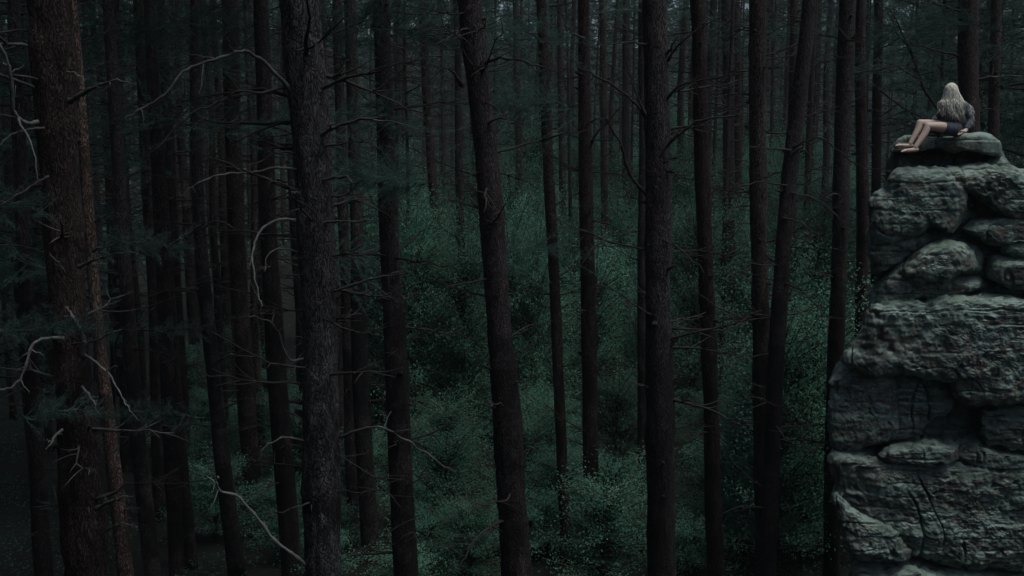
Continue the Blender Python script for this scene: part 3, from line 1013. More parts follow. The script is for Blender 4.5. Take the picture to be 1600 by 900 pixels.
scatter_far(28, 26, 48, -150, 390, 1.6, False, 'one of the slim pines crowding the dark left half of the forest', 'pines in the dark left half')
scatter_far(10, 26, 46, 390, 520, 1.6, 'sparse', 'one of the slim pines crowding the dark left half of the forest', 'pines in the dark left half')
scatter_far(26, 34, 60, 620, 1750, 2.0, 'sparse', 'one of the slim hazy pines rising behind the leafy shrubs', 'hazy pines behind the shrubs')
scatter_far(110, 60, 125, -250, 1850, 2.0, False, 'one of the distant thin pine trunks on the hazy rising slope', 'distant pines on the slope')
scatter_far(46, 30, 66, -100, 1500, 1.2, 'thin', 'very thin pine far between the larger trunks', 'very thin pines')
scatter_far(12, 24, 40, -100, 420, 2.2, True, 'low-crowned young pine among the trunks of the dark left half', 'low-crowned pines on the left')
scatter_far(30, 74, 120, -200, 1850, 3.2, True, 'low-crowned pine with hazy blue-green needles far between the trunks', 'low-crowned pines far back')
scatter_far(10, 24, 40, 1340, 1800, 2.2, True, 'low-crowned young pine behind the rock and the person', 'low-crowned pines behind the rock')

k = 0
while k < 46:      # outside the picture, left and left-behind: the same wood, its crowns shade the left half
    x, y = rng.uniform(-20, -1.5), rng.uniform(-12, 18)
    if x > -0.62 * max(y, 0.0) - 1.8 or (y > -2 and x > -3.0) or (k % 4 == 0 and x > -0.62 * max(y, 0.0) - 6.5) or not free(x, y, 1.8):
        continue
    taken.append((x, y))
    place_far(x, y, k % 4 == 0, 'pine of the same wood just outside the left edge of the view', 'pines beyond the left edge')
    k += 1

for x, y, kind in ((-4.4, 1.6, False), (-2.6, -1.6, False), (-7.6, 4.2, False), (-1.0, -3.4, True), (-5.6, -0.8, True), (-10.6, 6.4, False), (2.6, -4.5, False)):  # unseen pines added so their crowns keep sun off the lower left
    place_far(x, y, kind, 'unseen shade pine added on the rock shelf the view is taken from', 'pines beyond the left edge')

# the wooded slope behind everything, one mass of crowns
mb = MB()
n = 9000
y = rng.uniform(100, 265, n)
x = (rng.uniform(-300, 1900, n) - 800) / 1600 * y
z = gz(x, y) + rng.uniform(0.5, 23, n)
C = np.stack([x, y, z], 1)
blades(mb, C, np.repeat(np.array([[0, 0, 0.35]]), n, 0), 1.25, 0.24, 0.9, 20)
fw = obj('distant_wood', mb.mesh('distant_wood', M['needle'], False))
tag(fw, 'far wooded slope closing the view behind the pines', 'wood', kind='stuff')

# ------------------------------------------------------------------ shrubs
def shrub_mesh(H, Rr, ntw, nl, ls):
    lf, st = MB(), MB()
    Cs = []
    for k in range(ntw):
        az = rng.uniform(0, 6.28)
        h0 = rng.uniform(0.03, 0.68) * H
        L = Rr * rng.uniform(0.35, 1.1) * (1.1 - 0.7 * h0 / H)
        h1 = h0 + H * rng.uniform(0.08, 0.32)
        d = np.array([math.cos(az), math.sin(az), 0])
        t = np.linspace(0, 1, 6)
        pts = np.array([0, 0, 1.0]) * (h0 + (h1 - h0) * t ** 0.8)[:, None] + d * (L * t ** 1.2)[:, None]
        st.add(*tube(pts, 0.018 * (1 - 0.8 * t) + 0.003, 4))
        f = rng.uniform(0.25, 1.05, nl)
        c = np.array([0, 0, 1.0]) * (h0 + (h1 - h0) * f ** 0.8)[:, None] + d * (L * f ** 1.2)[:, None]
        c += r_n((nl, 3)) * np.array([0.125, 0.125, 0.085]) * (0.35 + f)[:, None] * min(Rr, 1.6) * 0.55
        Cs.append(c)
    C = np.concatenate(Cs)
    C[:, 2] = np.abs(C[:, 2]) + 0.03
    N = unit(np.array([0, 0, 1.0]) + r_n((len(C), 3)) * 0.6)
    leaves(lf, C, N, ls, ls * 0.6)
    t = np.linspace(0, 1, 8)
    for k in range(3):
        a = rng.uniform(0, 6.28)
        pts = np.stack([math.cos(a) * 0.25 * t, math.sin(a) * 0.25 * t, t * H * 0.8], 1)
        st.add(*tube(pts, 0.03 * (1 - 0.8 * t) + 0.004, 5))
    return lf.mesh('foliage', M['leaf'], False), st.mesh('stem', M['stem'])


shrubs_v = [shrub_mesh(2.8, 1.3, 90, 120, 0.052), shrub_mesh(4.6, 1.6, 140, 130, 0.056), shrub_mesh(1.5, 1.1, 60, 110, 0.05), shrub_mesh(6.6, 2.0, 200, 130, 0.066), shrub_mesh(9.3, 1.7, 180, 55, 0.085)]


def put_shrub(x, y, v, s, label, group):
    t = thing('leafy_shrub', label, 'shrub', (x, y, gz1(x, y) - 0.02), group)
    t.scale = (s, s, s * (rng.uniform(0.95, 1.45) if v in (1, 3) else rng.uniform(0.9, 1.1)))
    t.rotation_euler = (0, 0, rng.uniform(0, 6.28))
    REG.append((t, ('leafy shrub', 'leafy shrub', 'low leafy shrub', 'tall leafy shrub', 'young leafy tree')[v], x, y))
    tag(obj('foliage', shrubs_v[v][0], t), kind='stuff')
    tag(obj('stems', shrubs_v[v][1], t), kind='stuff')


def scatter_shrub(cnt, y0, y1, p0, p1, vs_, label, group, mind=1.0):
    k = tries = 0
    loc = []
    while k < cnt and tries < 4000:
        tries += 1
        y = rng.uniform(y0, y1)
        x = (rng.uniform(p0, p1) - 800) / 1600 * y
        if np.hypot(x - ROCK_C[0], y - ROCK_C[1]) < 3.6:
            continue
        if any((x - a) ** 2 + (y - b) ** 2 < mind * mind for a, b in loc):
            continue
        loc.append((x, y))
        put_shrub(x, y, int(rng.choice(vs_)), rng.uniform(0.8, 1.25), label, group)
        k += 1


scatter_shrub(60, 44, 68, 850, 1340, [3], 'tall leafy shrub at the back of the green thicket left of the rock', 'tall shrubs at the back of the thicket', 1.8)
scatter_shrub(66, 31, 56, 640, 1320, [1, 1, 3], 'leafy shrub in the green thicket between the centre pine and the rock', 'shrubs of the middle thicket', 1.5)
scatter_shrub(34, 29, 50, 560, 860, [1, 3], 'leafy shrub in the green thicket round the foot of the centre pine', 'shrubs round the centre pine', 1.4)
scatter_shrub(30, 19, 31, 800, 1330, [0, 2, 2], 'low leafy shrub on the forest floor left of the rock', 'low shrubs left of the rock', 1.3)
scatter_shrub(34, 18.5, 34, 400, 900, [0, 2, 2, 2], 'low leafy shrub in the dark undergrowth at the bottom of the view', 'low shrubs at the bottom', 0.9)
scatter_shrub(18, 22, 36, 180, 760, [0, 2, 2], 'low leafy shrub in the dark undergrowth of the left half', 'low shrubs in the dark left half', 1.5)
scatter_shrub(10, 21, 34, 1560, 1750, [1, 3], 'tall shrub behind the right shoulder of the rock', 'shrubs behind the rock', 1.2)
scatter_shrub(6, 20.5, 23, 1225, 1300, [1, 1, 0], 'bright leafy sapling close left of the rock foot', 'saplings beside the rock', 0.8)

for px, y, sc_ in ((1618, 22.0, 0.98), (1668, 23.5, 1.05), (1730, 22.5, 1.0)):
    put_shrub((px - 800) / 1600 * y, y, 4, sc_, 'young leafy tree rising behind the right shoulder of the rock', 'young trees behind the rock')

# ground cover
mb = MB()
n = 80000
y = np.concatenate([rng.uniform(15, 40, n * 2 // 3), rng.uniform(40, 75, n - n * 2 // 3)])
x = (rng.uniform(-100, 1700, n) - 800) / 1600 * y
dens = noise3(np.stack([x * 0.35, y * 0.35, x * 0], 1))
keep = dens > -0.12
x, y = x[keep], y[keep]
z = gz(x, y) + rng.uniform(0.03, 0.45, len(x))
N = unit(np.array([0, 0, 1.0]) + r_n((len(x), 3)) * 0.5)
leaves(mb, np.stack([x, y, z], 1), N, 0.075, 0.036)
n = 45000
y = rng.uniform(58, 135, n)
x = (rng.uniform(-200, 1800, n) - 800) / 1600 * y
z = gz(x, y) + rng.uniform(0.03, 1.3, n) * (0.4 + np.clip(noise3(np.stack([x * 0.2, y * 0.2, x * 0], 1)), 0, 1))
leaves(mb, np.stack([x, y, z], 1), unit(np.array([0, 0, 1.0]) + r_n((n, 3)) * 0.6), 0.34, 0.2)
gc = obj('ground_cover', mb.mesh('ground_cover', M['leaf_low'], False))
tag(gc, 'low dark green ground plants covering the forest floor', 'ground cover', kind='stuff')

# ------------------------------------------------------------------ the sandstone rock
ROCK_D = 16.3
rk = P(1480, 900, ROCK_D)
rock_t = thing('sandstone_rock', 'tall weathered sandstone rock tower of rounded stacked blocks at the right edge', 'rock',
               (rk[0], ROCK_D + 0.8, gz1(rk[0], ROCK_D + 0.8)))
RB = np.array(rock_t.location)


def vnormals(V, Q):
    a, b, c, d = (V[Q[:, k]] for k in range(4))
    fn = np.cross(c - a, d - b)
    N = np.zeros_like(V)
    for k in range(4):
        np.add.at(N, Q[:, k], fn)
    return unit(N)


def rock_block(name, poly, front=0.5, back=1.6, dD=0.0, e=0.55, amp=1.0, strata=1.0, step=0.028, tilt=0.0):
    """rounded block whose outline is poly; bulges forward by front and runs back by back metres"""
    D = ROCK_D + dD
    W = np.array([P(x, y, D) for x, y in poly])
    W2 = W[:, [0, 2]]
    ext = np.vstack([W2[-1], W2, W2[0], W2[1]])
    fine = []
    for i in range(len(W2)):
        p0, p1, p2, p3 = ext[i], ext[i + 1], ext[i + 2], ext[i + 3]
        k = max(2, int(np.linalg.norm(p2 - p1) / step))
        f = (np.arange(k) / k)[:, None]
        cr = 0.5 * (2 * p1 + (p2 - p0) * f + (2 * p0 - 5 * p1 + 4 * p2 - p3) * f ** 2 + (3 * p1 - p0 - 3 * p2 + p3) * f ** 3)
        ln = p1 * (1 - f) + p2 * f
        fine.append(cr * 0.6 + ln * 0.4)
    O = np.concatenate(fine)
    N = len(O)
    c = O.mean(0) * 0.5 + (O.max(0) + O.min(0)) * 0.25
    size = np.linalg.norm(O - c, axis=1).mean()
    kf = int(np.clip((size + front) / (step * 0.5), 20, 170))
    kb = 14
    ax = np.array([c[0], D])
    ax = ax / np.linalg.norm(ax)
    sf = np.concatenate([np.cos(np.linspace(0, 1, kf // 2, endpoint=False) * math.acos(0.7 ** (1 / e))) ** e, np.linspace(0.7, 0.02, kf - kf // 2 + 6)])
    sb = np.cos(np.linspace(0.985, 0.0, kb, endpoint=False) * (math.pi / 2)) ** e
    rings = []
    for s, sg in [(q, 1) for q in sb] + [(q, -1) for q in sf]:
        h = math.sqrt(max(0.0, 1 - min(1.0, s) ** (2 / e))) ** (e * 1.25)
        dep = -front * h if sg < 0 else back * h
        q = c + (O - c) * s
        rings.append(np.stack([q[:, 0] + ax[0] * dep, np.full(N, D + ax[1] * dep), q[:, 1] + tilt * dep], 1))
    V = np.concatenate(rings)
    m = len(rings)
    i = np.arange(m - 1)[:, None] * N
    j = np.arange(N)[None, :]
    j2 = (j + 1) % N
    Q = np.stack([i + j, i + j2, i + N + j2, i + N + j], -1).reshape(-1, 4)
    cf, cb = V[-N:].mean(0), V[:N].mean(0)
    V = np.vstack([V, cf, cb])
    jj = np.arange(N)
    T = np.concatenate([np.stack([np.full(N, m * N), (m - 1) * N + jj, (m - 1) * N + (jj + 1) % N], 1),
                        np.stack([np.full(N, m * N + 1), (jj + 1) % N, jj], 1)])
    Nn = vnormals(V, Q)
    cen = V.mean(0)
    if np.mean(np.sum(Nn * (V - cen), 1)) < 0:
        Nn = -Nn
        Q = Q[:, ::-1]
        T = T[:, ::-1]
    warp = np.stack([noise3(V * 0.9 + 3), noise3(V * 0.9 + 31), noise3(V * 0.9 + 57)], 1)
    Vw = V + 0.25 * warp
    d = 0.085 * fbm(V * 1.4, 3)
    zz = V[:, 2] * 4.6 + 0.05 * V[:, 0] + 0.45 * noise3(V * np.array([0.5, 0.5, 0.3]) + 9) + 0.12 * noise3(V * 3.1 + 5)
    lay = np.floor(zz)
    fr = zz - lay
    off0 = noise3(np.stack([lay * 3.7, Vw[:, 0] * 1.3, Vw[:, 1] * 1.3], 1))
    off1 = noise3(np.stack([(lay + 1) * 3.7, Vw[:, 0] * 1.3, Vw[:, 1] * 1.3], 1))
    bl = np.clip((fr - 0.82) / 0.18, 0, 1)
    d += strata * 0.10 * (off0 * (1 - bl) + off1 * bl)
    gm = np.clip(noise3(V * 1.1 + 63) * 2.2 + 0.35, 0, 1)
    d -= (0.35 + strata * 0.6) * 0.06 * gm * np.exp(-((fr - 0.9) / 0.06) ** 2)
    st = fbm(V * np.array([1.4, 1.4, 15]), 3, 0.6)
    d += strata * 0.016 * st
    d += 0.026 * fbm(V * 7.5, 4, 0.7)
    crack = np.abs(noise3(Vw * np.array([2.1, 2.1, 0.45]) + 77))
    cm = np.clip(noise3(V * 0.8 + 15) * 4 - 0.4, 0, 1)
    d -= 0.12 * cm * np.clip(1 - crack / 0.04, 0, 1)
    pit = noise3(V * np.array([5.5, 5.5, 8]) + 91)
    d -= 0.05 * np.clip((pit - 0.46) / 0.12, 0, 1)
    V = V + Nn * (d * amp)[:, None]
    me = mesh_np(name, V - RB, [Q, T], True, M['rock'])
    return obj(name, me, rock_t)


RX = 1720
rock_block('cap_slab', [(1389, 238), (1396, 224), (1412, 213), (1432, 213), (1460, 216), (1492, 212), (1528, 207), (1548, 211), (1560, 224), (1562, 243), (1545, 238), (1515, 233), (1490, 238), (1468, 231), (1440, 231), (1415, 238), (1402, 242)], 0.3, 1.2, 0, 0.6, 0.36, 0.5, 0.02)
rock_block('cap_neck', [(1410, 236), (1480, 228), (1560, 230), (1572, 268), (1480, 275), (1400, 272)], 0.1, 0.9, 0.45, 0.5, 0.7)
rock_block('cap_chock', [(1386, 258), (1388, 243), (1402, 240), (1418, 252), (1428, 268), (1388, 272)], 0.15, 0.8, 0.25, 0.6, 0.5)
rock_block('shoulder_stone', [(1536, 262), (1548, 246), (1566, 248), (1584, 268), (1610, 292), (1560, 296)], 0.3, 0.8, 0.15, 0.6, 0.5)
rock_block('upper_boulder', [(1357, 345), (1358, 314), (1368, 300), (1384, 293), (1392, 274), (1408, 262), (1440, 259), (1475, 263), (1500, 280), (1512, 308), (1512, 335), (1490, 364), (1455, 350), (1440, 366), (1405, 374), (1364, 380)], 0.6, 1.6, 0.0, 0.48, 0.9, 0.3)
rock_block('upper_boulder', [(1455, 268), (1500, 260), (1545, 258), (1582, 266), (1640, 285), (RX, 320), (RX, 352), (1630, 346), (1580, 340), (1545, 325), (1512, 300)], 0.5, 1.6, 0.02, 0.48, 0.9, 0.25)
rock_block('shelf_stone', [(1502, 356), (1528, 338), (1570, 338), (1640, 340), (RX, 345), (RX, 410), (1640, 400), (1590, 378), (1555, 384), (1525, 372)], 0.45, 1.4, 0.0, 0.5, 0.8, 0.35)
rock_block('bedded_stone', [(1357, 372), (1400, 366), (1445, 362), (1456, 378), (1438, 388), (1405, 408), (1372, 432), (1360, 425)], 0.45, 1.5, 0.15, 0.5, 0.9, 1.2)
rock_block('middle_boulder', [(1408, 424), (1424, 398), (1446, 380), (1474, 372), (1506, 375), (1525, 388), (1531, 408), (1526, 422), (1498, 428), (1470, 438), (1430, 442)], 0.6, 1.3, -0.1, 0.6, 0.8, 0.25)
rock_block('middle_boulder', [(1360, 476), (1366, 450), (1382, 428), (1404, 412), (1428, 408), (1450, 428), (1500, 436), (1532, 436), (1536, 446), (1510, 458), (1450, 468), (1400, 476)], 0.5, 1.4, 0.05, 0.55, 0.9, 0.6)
rock_block('side_boulder', [(1546, 432), (1547, 408), (1558, 398), (1590, 396), (1640, 400), (RX, 405), (RX, 450), (1640, 456), (1580, 450)], 0.6, 1.2, 0.0, 0.65, 0.7)
rock_block('side_boulder', [(1560, 392), (1564, 379), (1582, 373), (1640, 372), (RX, 375), (RX, 402), (1620, 405), (1575, 402)], 0.55, 1.2, 0.02, 0.65, 0.7)
rock_block('main_block', [(1322, 560), (1336, 530), (1350, 498), (1362, 472), (1400, 464), (1450, 464), (1492, 456), (1540, 458), (1590, 464), (1660, 460), (RX + 20, 470), (RX + 30, 560), (RX, 628), (1640, 624), (1570, 624), (1535, 612), (1505, 590), (1470, 586), (1430, 582), (1390, 580), (1345, 576)], 0.6, 2.2, -0.12, 0.34, 1.2, 0.3, 0.03)
rock_block('flank_block', [(1294, 622), (1299, 592), (1316, 574), (1340, 569), (1380, 580), (1404, 592), (1406, 640), (1400, 678), (1360, 690), (1310, 694), (1297, 665)], 0.45, 2.0, 0.1, 0.33, 1.2, 0.5)
rock_block('flank_block', [(1398, 585), (1440, 582), (1475, 592), (1492, 615), (1480, 642), (1448, 656), (1424, 672), (1396, 680)], 0.36, 1.6, 0.12, 0.33, 1.1, 0.9)
rock_block('wedge_stone', [(1482, 578), (1498, 556), (1522, 556), (1542, 588), (1552, 612), (1528, 626), (1502, 620), (1488, 602)], 0.62, 1.0, 0.0, 0.55, 0.7, 0.6)
rock_block('layered_stone', [(1528, 655), (1536, 636), (1570, 628), (1640, 624), (RX, 625), (RX, 700), (1640, 704), (1570, 700), (1535, 690)], 0.5, 1.5, 0.05, 0.36, 1.2, 1.5)
rock_block('back_core', [(1390, 270), (1460, 262), (1600, 268), (RX, 320), (RX + 30, 500), (RX + 10, 900), (1640, 1000), (1420, 1000), (1330, 860), (1325, 720), (1330, 600), (1380, 480), (1385, 380)], 0.15, 1.6, 0.5, 0.3, 1.0, 1.0, 0.05)
rock_block('upper_core', [(1384, 300), (1420, 268), (1500, 264), (1600, 272), (RX, 330), (RX + 10, 480), (1560, 486), (1380, 486), (1374, 400)], 0.1, 1.6, 0.28, 0.3, 1.2, 0.6, 0.035)
rock_block('ledge_stone', [(1372, 700), (1392, 688), (1440, 682), (1490, 684), (1502, 696), (1496, 712), (1440, 716), (1390, 714)], 0.62, 1.5, 0.05, 0.38, 0.9, 0.9)
rock_block('ledge_stone', [(1490, 704), (1502, 690), (1530, 684), (1580, 696), (1660, 698), (RX, 700), (RX, 724), (1600, 724), (1520, 722)], 0.6, 1.5, 0.08, 0.5, 0.7, 1.2)
rock_block('lower_block', [(1298, 716), (1305, 702), (1340, 704), (1385, 708), (1450, 712), (1540, 716), (1640, 714), (RX + 30, 716), (RX + 40, 800), (RX + 20, 884), (1640, 888), (1560, 884), (1500, 878), (1455, 862), (1405, 838), (1345, 800), (1312, 768)], 0.5, 2.0, 0.0, 0.33, 1.2, 0.5, 0.03)
rock_block('lower_flank', [(1302, 772), (1308, 761), (1325, 772), (1352, 792), (1392, 806), (1410, 826), (1418, 858), (1408, 868), (1370, 866), (1340, 858), (1322, 836), (1310, 800)], 0.62, 1.6, -0.05, 0.4, 1.0, 0.45)
rock_block('foot_ledge', [(1333, 892), (1340, 874), (1375, 874), (1420, 866), (1460, 880), (1540, 886), (1640, 884), (RX + 40, 890), (RX + 40, 960), (1600, 966), (1400, 966), (1345, 950)], 0.75, 2.2, 0.0, 0.5, 1.0, 0.7, 0.035)
rock_block('foot_block', [(1310, 1080), (1320, 990), (1345, 940), (1420, 930), (1640, 930), (RX + 40, 940), (RX + 70, 1090), (1500, 1110)], 0.9, 2.4, 0.0, 0.45, 1.2, 1.2, 0.05)

# ------------------------------------------------------------------ the person on top
PD = 16.02
pt = P(1490, 210, PD)
person = thing('person', 'barefoot person with long blonde hair in dark top and shorts sitting on the rock', 'person', tuple(pt))


def pp(px, py, dy=0.0):
    q = P(px, py, PD)
    return np.array([q[0], PD + dy, q[2]]) - pt


def ell(c, r, nu=20, nv=14):
    th = np.arange(nu) / nu * 2 * math.pi
    ph = np.linspace(-math.pi / 2 * 0.98, math.pi / 2 * 0.98, nv)
    pts = np.stack([np.zeros(nv), np.zeros(nv), np.sin(ph)], 1)
    V = np.stack([np.outer(np.cos(ph), np.cos(th)), np.outer(np.cos(ph), np.sin(th)), np.repeat(np.sin(ph)[:, None], nu, 1)], -1).reshape(-1, 3)
    i = np.arange(nv - 1)[:, None] * nu
    j = np.arange(nu)[None, :]
    Q = np.stack([i + j, i + (j + 1) % nu, i + nu + (j + 1) % nu, i + nu + j], -1).reshape(-1, 4)
    V = np.vstack([V, [0, 0, -1], [0, 0, 1]])
    jj = np.arange(nu)
    T = np.concatenate([np.stack([np.full(nu, nu * nv), (jj + 1) % nu, jj], 1), np.stack([np.full(nu, nu * nv + 1), (nv - 1) * nu + jj, (nv - 1) * nu + (jj + 1) % nu], 1)])
    return V * np.asarray(r) + np.asarray(c), Q, T


def capsule(mb, pts, rad, n=14, m=None):
    a = np.hstack([np.asarray(pts, float), np.asarray(rad, float)[:, None]])
    s = spline(a, m or 6 * len(pts))
    mb.add(*tube(s[:, :3], s[:, 3], n))
    mb.add(*ell(s[0, :3], [s[0, 3]] * 3, 12, 8))
    mb.add(*ell(s[-1, :3], [s[-1, 3]] * 3, 12, 8))


def remesh(mb, name, voxel, mat, parent, smooth=4):
    """fuse overlapping limbs into one continuous skin"""
    me = mb.mesh(name + '_raw', mat)
    o = bpy.data.objects.new(name, me)
    COL.objects.link(o)
    r = o.modifiers.new('fuse', 'REMESH')
    r.mode = 'VOXEL'
    r.voxel_size = voxel
    r.use_smooth_shade = True
    s = o.modifiers.new('soft', 'SMOOTH')
    s.iterations = smooth
    s.factor = 0.5
    dg = bpy.context.evaluated_depsgraph_get()
    new = bpy.data.meshes.new_from_object(o.evaluated_get(dg))
    new.name = name
    bpy.data.objects.remove(o)
    if not new.materials:
        new.materials.append(mat)
    new.polygons.foreach_set('use_smooth', np.ones(len(new.polygons), dtype=bool))
    return obj(name, new, parent)


hc = pp(1485.5, 142, 0.0)                       # head centre
nd_face = unit(np.array([-0.72, 0.66, -0.05]))   # she looks left and away
b = MB()
capsule(b, [pp(1493, 200), pp(1493, 190), pp(1495, 176), pp(1494, 164)], [0.13, 0.105, 0.112, 0.10])
capsule(b, [pp(1493, 163), pp(1488, 153), pp(1486.5, 147)], [0.065, 0.05, 0.05])
b.add(*ell(hc, (0.082, 0.088, 0.112), 24, 18))
b.add(*ell(hc + nd_face * 0.03 + np.array([0, 0, -0.06]), (0.058, 0.06, 0.062)))                     # jaw
b.add(*ell(hc + nd_face * 0.092 + np.array([0, 0, -0.02]), (0.014, 0.014, 0.024), 10, 8))            # nose
sd_ = np.cross(nd_face, [0, 0, 1.0])
for s in (-1, 1):
    b.add(*ell(hc + sd_ * s * 0.083 + np.array([0, 0, -0.012]), (0.012, 0.018, 0.03), 10, 8))        # ears
# legs
nh, nk, na = pp(1489, 202, -0.09), pp(1443, 197, -0.16), pp(1421.5, 230, -0.22)
capsule(b, [nh, (nh * 0.45 + nk * 0.55) + np.array([0, 0, 0.008]), nk], [0.092, 0.078, 0.054])
capsule(b, [nk, nk * 0.62 + na * 0.38 + np.array([0.016, 0, -0.004]), na], [0.053, 0.051, 0.033])
fh, fk, fa = pp(1489, 200, 0.09), pp(1436, 192, -0.03), pp(1418.5, 224, -0.10)
capsule(b, [fh, (fh * 0.45 + fk * 0.55) + np.array([0, 0, 0.008]), fk], [0.092, 0.076, 0.054])
capsule(b, [fk, fk * 0.62 + fa * 0.38 + np.array([0.016, 0, -0.004]), fa], [0.053, 0.050, 0.033])


def foot(a, toe, side):
    d = unit(toe - a)
    capsule(b, [a + np.array([0.025, 0, -0.035]), a + d * 0.09 + np.array([0, 0, -0.022]), toe * 0.85 + a * 0.15], [0.030, 0.032, 0.024], 10)
    for k in range(5):
        o = side * (k - 2) * 0.016
        q = toe * 0.82 + a * 0.18 + o
        capsule(b, [q, q + d * (0.062 - 0.007 * k)], [0.0105 if k else 0.013, 0.009], 8)


foot(na, pp(1400, 236, -0.25), np.array([0.0, 0.95, 0.15]))
foot(fa, pp(1397.5, 227, -0.09), np.array([0.0, 0.95, 0.15]))


def hand(wr, d, up, side, curl):
    """palm, four fingers of different length and a thumb leaving the side of the palm"""
    capsule(b, [wr, wr + d * 0.05], [0.026, 0.030], 10)
    b.add(*ell(wr + d * 0.06, np.abs(d) * 0.035 + np.abs(side) * 0.034 + 0.012, 14, 10))
    for k, L in enumerate((0.066, 0.075, 0.07, 0.055)):
        q = wr + d * 0.088 + side * (k - 1.5) * 0.019
        capsule(b, [q, q + d * L * 0.5 - up * curl * 0.25 * L, q + d * L * 0.92 - up * curl * L * 0.6], [0.0092, 0.0088, 0.0075], 8)
    q = wr + d * 0.03 - side * 0.03
    capsule(b, [q, q + d * 0.028 - side * 0.024, q + d * 0.062 - side * 0.03], [0.012, 0.0105, 0.009], 8)


# near (left) arm props on the rock behind the hip, far arm rests on the thigh
ns, ne, nw = pp(1504, 166, -0.10), pp(1509, 188, -0.19), pp(1498, 203.5, -0.26)
capsule(b, [ns, ne, nw], [0.052, 0.041, 0.026])
hand(nw, unit(np.array([-0.85, -0.35, -0.38])), np.array([0, 0, 1.0]), unit(np.array([0.38, -0.92, 0])), 0.35)
fs, fe, fw_ = pp(1484, 166, 0.13), pp(1471, 184, 0.20), pp(1462, 190, 0.10)
capsule(b, [fs, fe, fw_], [0.050, 0.040, 0.026])
hand(fw_, unit(np.array([-0.9, -0.25, -0.12])), np.array([0, 0, 1.0]), unit(np.array([-0.25, 0.96, 0])), 0.5)
remesh(b, 'body', 0.0062, M['skin'], person, 5)
f = MB()
for s in (-1, 1):
    f.add(*ell(hc + nd_face * 0.083 + sd_ * s * 0.032 + np.array([0, 0, 0.004]), (0.011, 0.011, 0.008), 10, 8))
f.add(*ell(hc + nd_face * 0.088 + np.array([0, 0, -0.058]), (0.014, 0.014, 0.007), 10, 8))
obj('face_detail', f.mesh('face_detail', M['feature']), person)

c = MB()
capsule(c, [pp(1493.5, 191), pp(1494, 177), pp(1493, 166)], [0.122, 0.118, 0.105], 18)
capsule(c, [pp(1494, 166), pp(1490, 157)], [0.10, 0.068])
capsule(c, [pp(1498, 165, -0.02), ns], [0.075, 0.06])
capsule(c, [pp(1489, 165, 0.02), fs], [0.075, 0.06])
capsule(c, [ns, ns * 0.5 + ne * 0.5, ne, ne * 0.25 + nw * 0.75], [0.058, 0.055, 0.05, 0.042])
capsule(c, [fs, fs * 0.5 + fe * 0.5, fe, fe * 0.25 + fw_ * 0.75], [0.056, 0.054, 0.05, 0.042])
for k in range(16):   # folds
    z = rng.uniform(168, 194)
    a = rng.uniform(0, 6.28)
    th = np.linspace(a, a + rng.uniform(0.7, 1.6), 7)
    q = pp(1494.5, z)[None] + np.stack([np.cos(th) * 0.119, np.sin(th) * 0.119, 0.03 * np.sin(th * 2 + a)], 1)
    capsule(c, q, [0.004, 0.010, 0.012, 0.013, 0.012, 0.010, 0.004], 8, 14)
remesh(c, 'sweater', 0.0085, M['knit'], person, 2)
c = MB()
capsule(c, [pp(1494, 200), pp(1493.5, 192)], [0.142, 0.128], 18)
for h, k in ((nh, nk), (fh, fk)):
    capsule(c, [h, h * 0.68 + k * 0.32], [0.110, 0.099], 16)
remesh(c, 'shorts', 0.008, M['denim'], person, 2)

hm = MB()
V, Qh, Th = ell(hc + np.array([0.006, -0.006, 0.012]), (0.088, 0.092, 0.112), 28, 20)
front_ = (unit(V - hc) @ nd_face)
V[(front_ > 0.55) & (V[:, 2] < hc[2] + 0.06)] -= nd_face * 0.05
hm.add(V, Qh, Th)
ns_ = 950
for k in range(ns_):
    az = rng.uniform(0, 2 * math.pi)
    el_ = math.asin(rng.uniform(0.05, 1.0))
    h = np.array([math.cos(az), math.sin(az), 0])
    fr = h @ nd_face
    if fr > 0.72:
        continue
    u = h * math.cos(el_) + np.array([0, 0, math.sin(el_)])
    p0 = hc + u * np.array([0.094, 0.098, 0.122])
    w1 = 0.098 + rng.uniform(0, 0.012)
    dn = rng.uniform(0.2, 0.5)
    right = np.clip(h[0], -0.6, 1)
    dr = 0.125 * (0.40 + right) * rng.uniform(0.2, 1.25)
    dn *= 0.88 + 0.22 * h[0]
    p1 = hc + h * w1 + np.array([0.004, 0, -0.015])
    p2 = hc + h * (w1 + 0.012) + np.array([dr * 0.30, 0, -0.12])
    p3 = hc + h * (w1 + 0.03 + 0.02 * rng.normal()) + np.array([dr * 0.75, -0.01, -0.12 - dn * 0.4])
    p4 = hc + h * (w1 + 0.025 + 0.03 * rng.normal()) + np.array([dr * 1.15, -0.02, -0.10 - dn * 0.85])
    pm = hc + (h * math.cos(el_ * 0.5) + np.array([0, 0, math.sin(el_ * 0.5)])) * np.array([0.097, 0.101, 0.120]) * rng.uniform(0.98, 1.06)
    q = spline(np.array([p0, pm, p1, p2, p3, p4]), 18)
    ph = rng.uniform(0, 6.28)
    tt = np.linspace(0, 1, 18)
    q += (np.sin(tt * 17 + ph) * 0.021 * tt)[:, None] * unit(np.cross(h, [0, 0, 1.0]))[None] + (np.cos(tt * 13 + ph) * 0.008 * tt)[:, None] * h[None]
    hm.add(*tube(q, 0.0062 * np.minimum(1, 0.3 + 2 * tt) * (1 - 0.75 * tt ** 2) + 0.001, 4))
obj('hair', hm.mesh('hair', M['hair']), person)

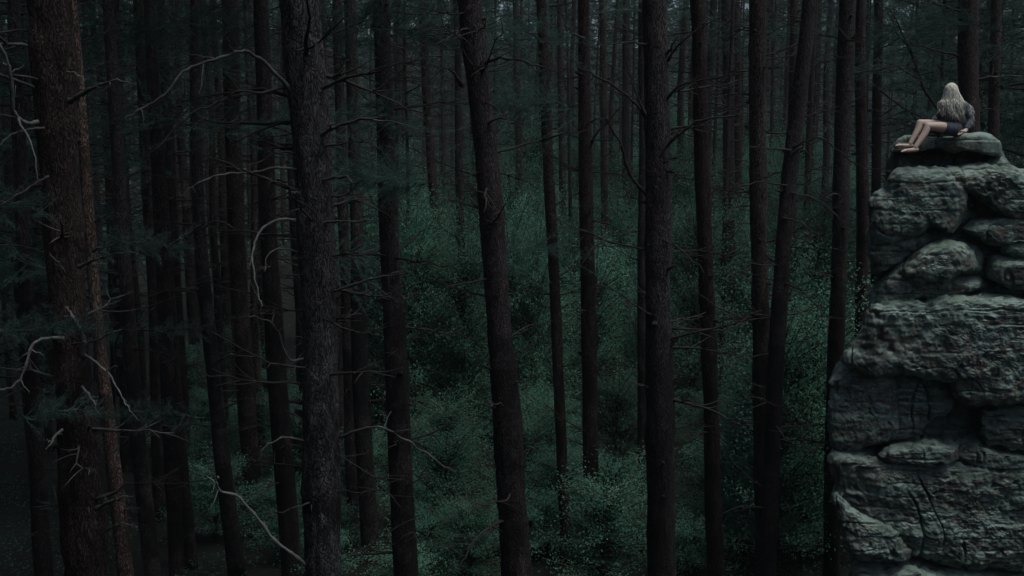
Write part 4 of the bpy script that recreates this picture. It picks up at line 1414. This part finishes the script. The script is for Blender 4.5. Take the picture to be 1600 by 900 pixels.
# ------------------------------------------------------------------ haze between the trees
def haze_box(x0, x1, y0, y1, z0, z1, dens):
    V = np.array([(x, y, z) for z in (z0, z1) for y in (y0, y1) for x in (x0, x1)], float)
    Q = np.array([(0, 2, 3, 1), (4, 5, 7, 6), (0, 1, 5, 4), (2, 6, 7, 3), (0, 4, 6, 2), (1, 3, 7, 5)])
    m = bpy.data.materials.new('haze')
    m.use_nodes = True
    n = m.node_tree.nodes
    n.remove(n['Principled BSDF'])
    v = n.new('ShaderNodeVolumePrincipled')
    v.inputs['Color'].default_value = (0.72, 0.86, 0.84, 1)
    v.inputs['Density'].default_value = dens
    v.inputs['Anisotropy'].default_value = 0.0
    m.node_tree.links.new(v.outputs[0], n['Material Output'].inputs['Volume'])
    o = obj('haze', mesh_np('haze', V, [Q], False, m))
    tag(o, 'thin blue-green haze hanging between the trees', 'haze', kind='stuff')


haze_box(-275, 275, -75, 305, -4, 75, 0.00028)

# ------------------------------------------------------------------ which one is which: name each copy by its neighbours
LM = [(97, 'thick leftmost pine'), (135, 'thin orange pine'), (308, 'black straight pine'), (366, 'pale-barked pine'), (490, 'grey lichened pine'),
      (606, 'dark stout pine'), (764, 'leaning centre pine'), (858, 'slender reddish pine'), (915, 'slim straight pine'), (1027, 'arching-limbed pine'),
      (1098, 'stubbed reddish pine'), (1185, 'straight stubby pine'), (1234, 'crooked pine'), (1313, 'dark pine near rock'), (1360, 'sandstone rock')]
ORD = ['nearest', 'second nearest', 'third nearest', 'fourth nearest', 'fifth nearest', 'sixth nearest', 'seventh nearest', 'eighth nearest', 'ninth nearest', 'tenth nearest']
ORD += ['eleventh nearest', 'twelfth nearest', 'thirteenth nearest', 'fourteenth nearest', 'fifteenth nearest', 'sixteenth nearest', 'seventeenth nearest', 'eighteenth nearest', 'nineteenth nearest', 'twentieth nearest', 'twenty-first nearest', 'twenty-second nearest',
        'twenty-third nearest', 'twenty-fourth nearest', 'twenty-fifth nearest', 'twenty-sixth nearest', 'twenty-seventh nearest', 'twenty-eighth nearest', 'twenty-ninth nearest', 'thirtieth nearest', 'thirty-first nearest', 'thirty-second nearest', 'thirty-third nearest', 'thirty-fourth nearest', 'thirty-fifth nearest', 'thirty-sixth nearest', 'thirty-seventh nearest', 'thirty-eighth nearest']
gaps = {}
for t, kind, x, y in REG:
    px = 800 + 1600 * x / max(y, 0.1)
    if y < 3 or px < -60 or px > 1660:
        continue
    if px < 97:
        where = 'left of the thick leftmost pine'
    elif px >= 1360:
        where = 'behind the sandstone rock'
    else:
        k = max(i for i, q in enumerate(LM) if q[0] <= px)
        where = 'between the %s and %s' % (LM[k][1], LM[k + 1][1])
    gaps.setdefault((kind, where), []).append((y, t))
for (kind, where), lst in gaps.items():
    lst.sort(key=lambda q: q[0])
    for i, (y, t) in enumerate(lst):
        if len(lst) == 1:
            t['label'] = '%s %s' % (kind, where)
        else:
            t['label'] = '%s %s, %s' % (kind, where, ORD[min(i, len(ORD) - 1)])
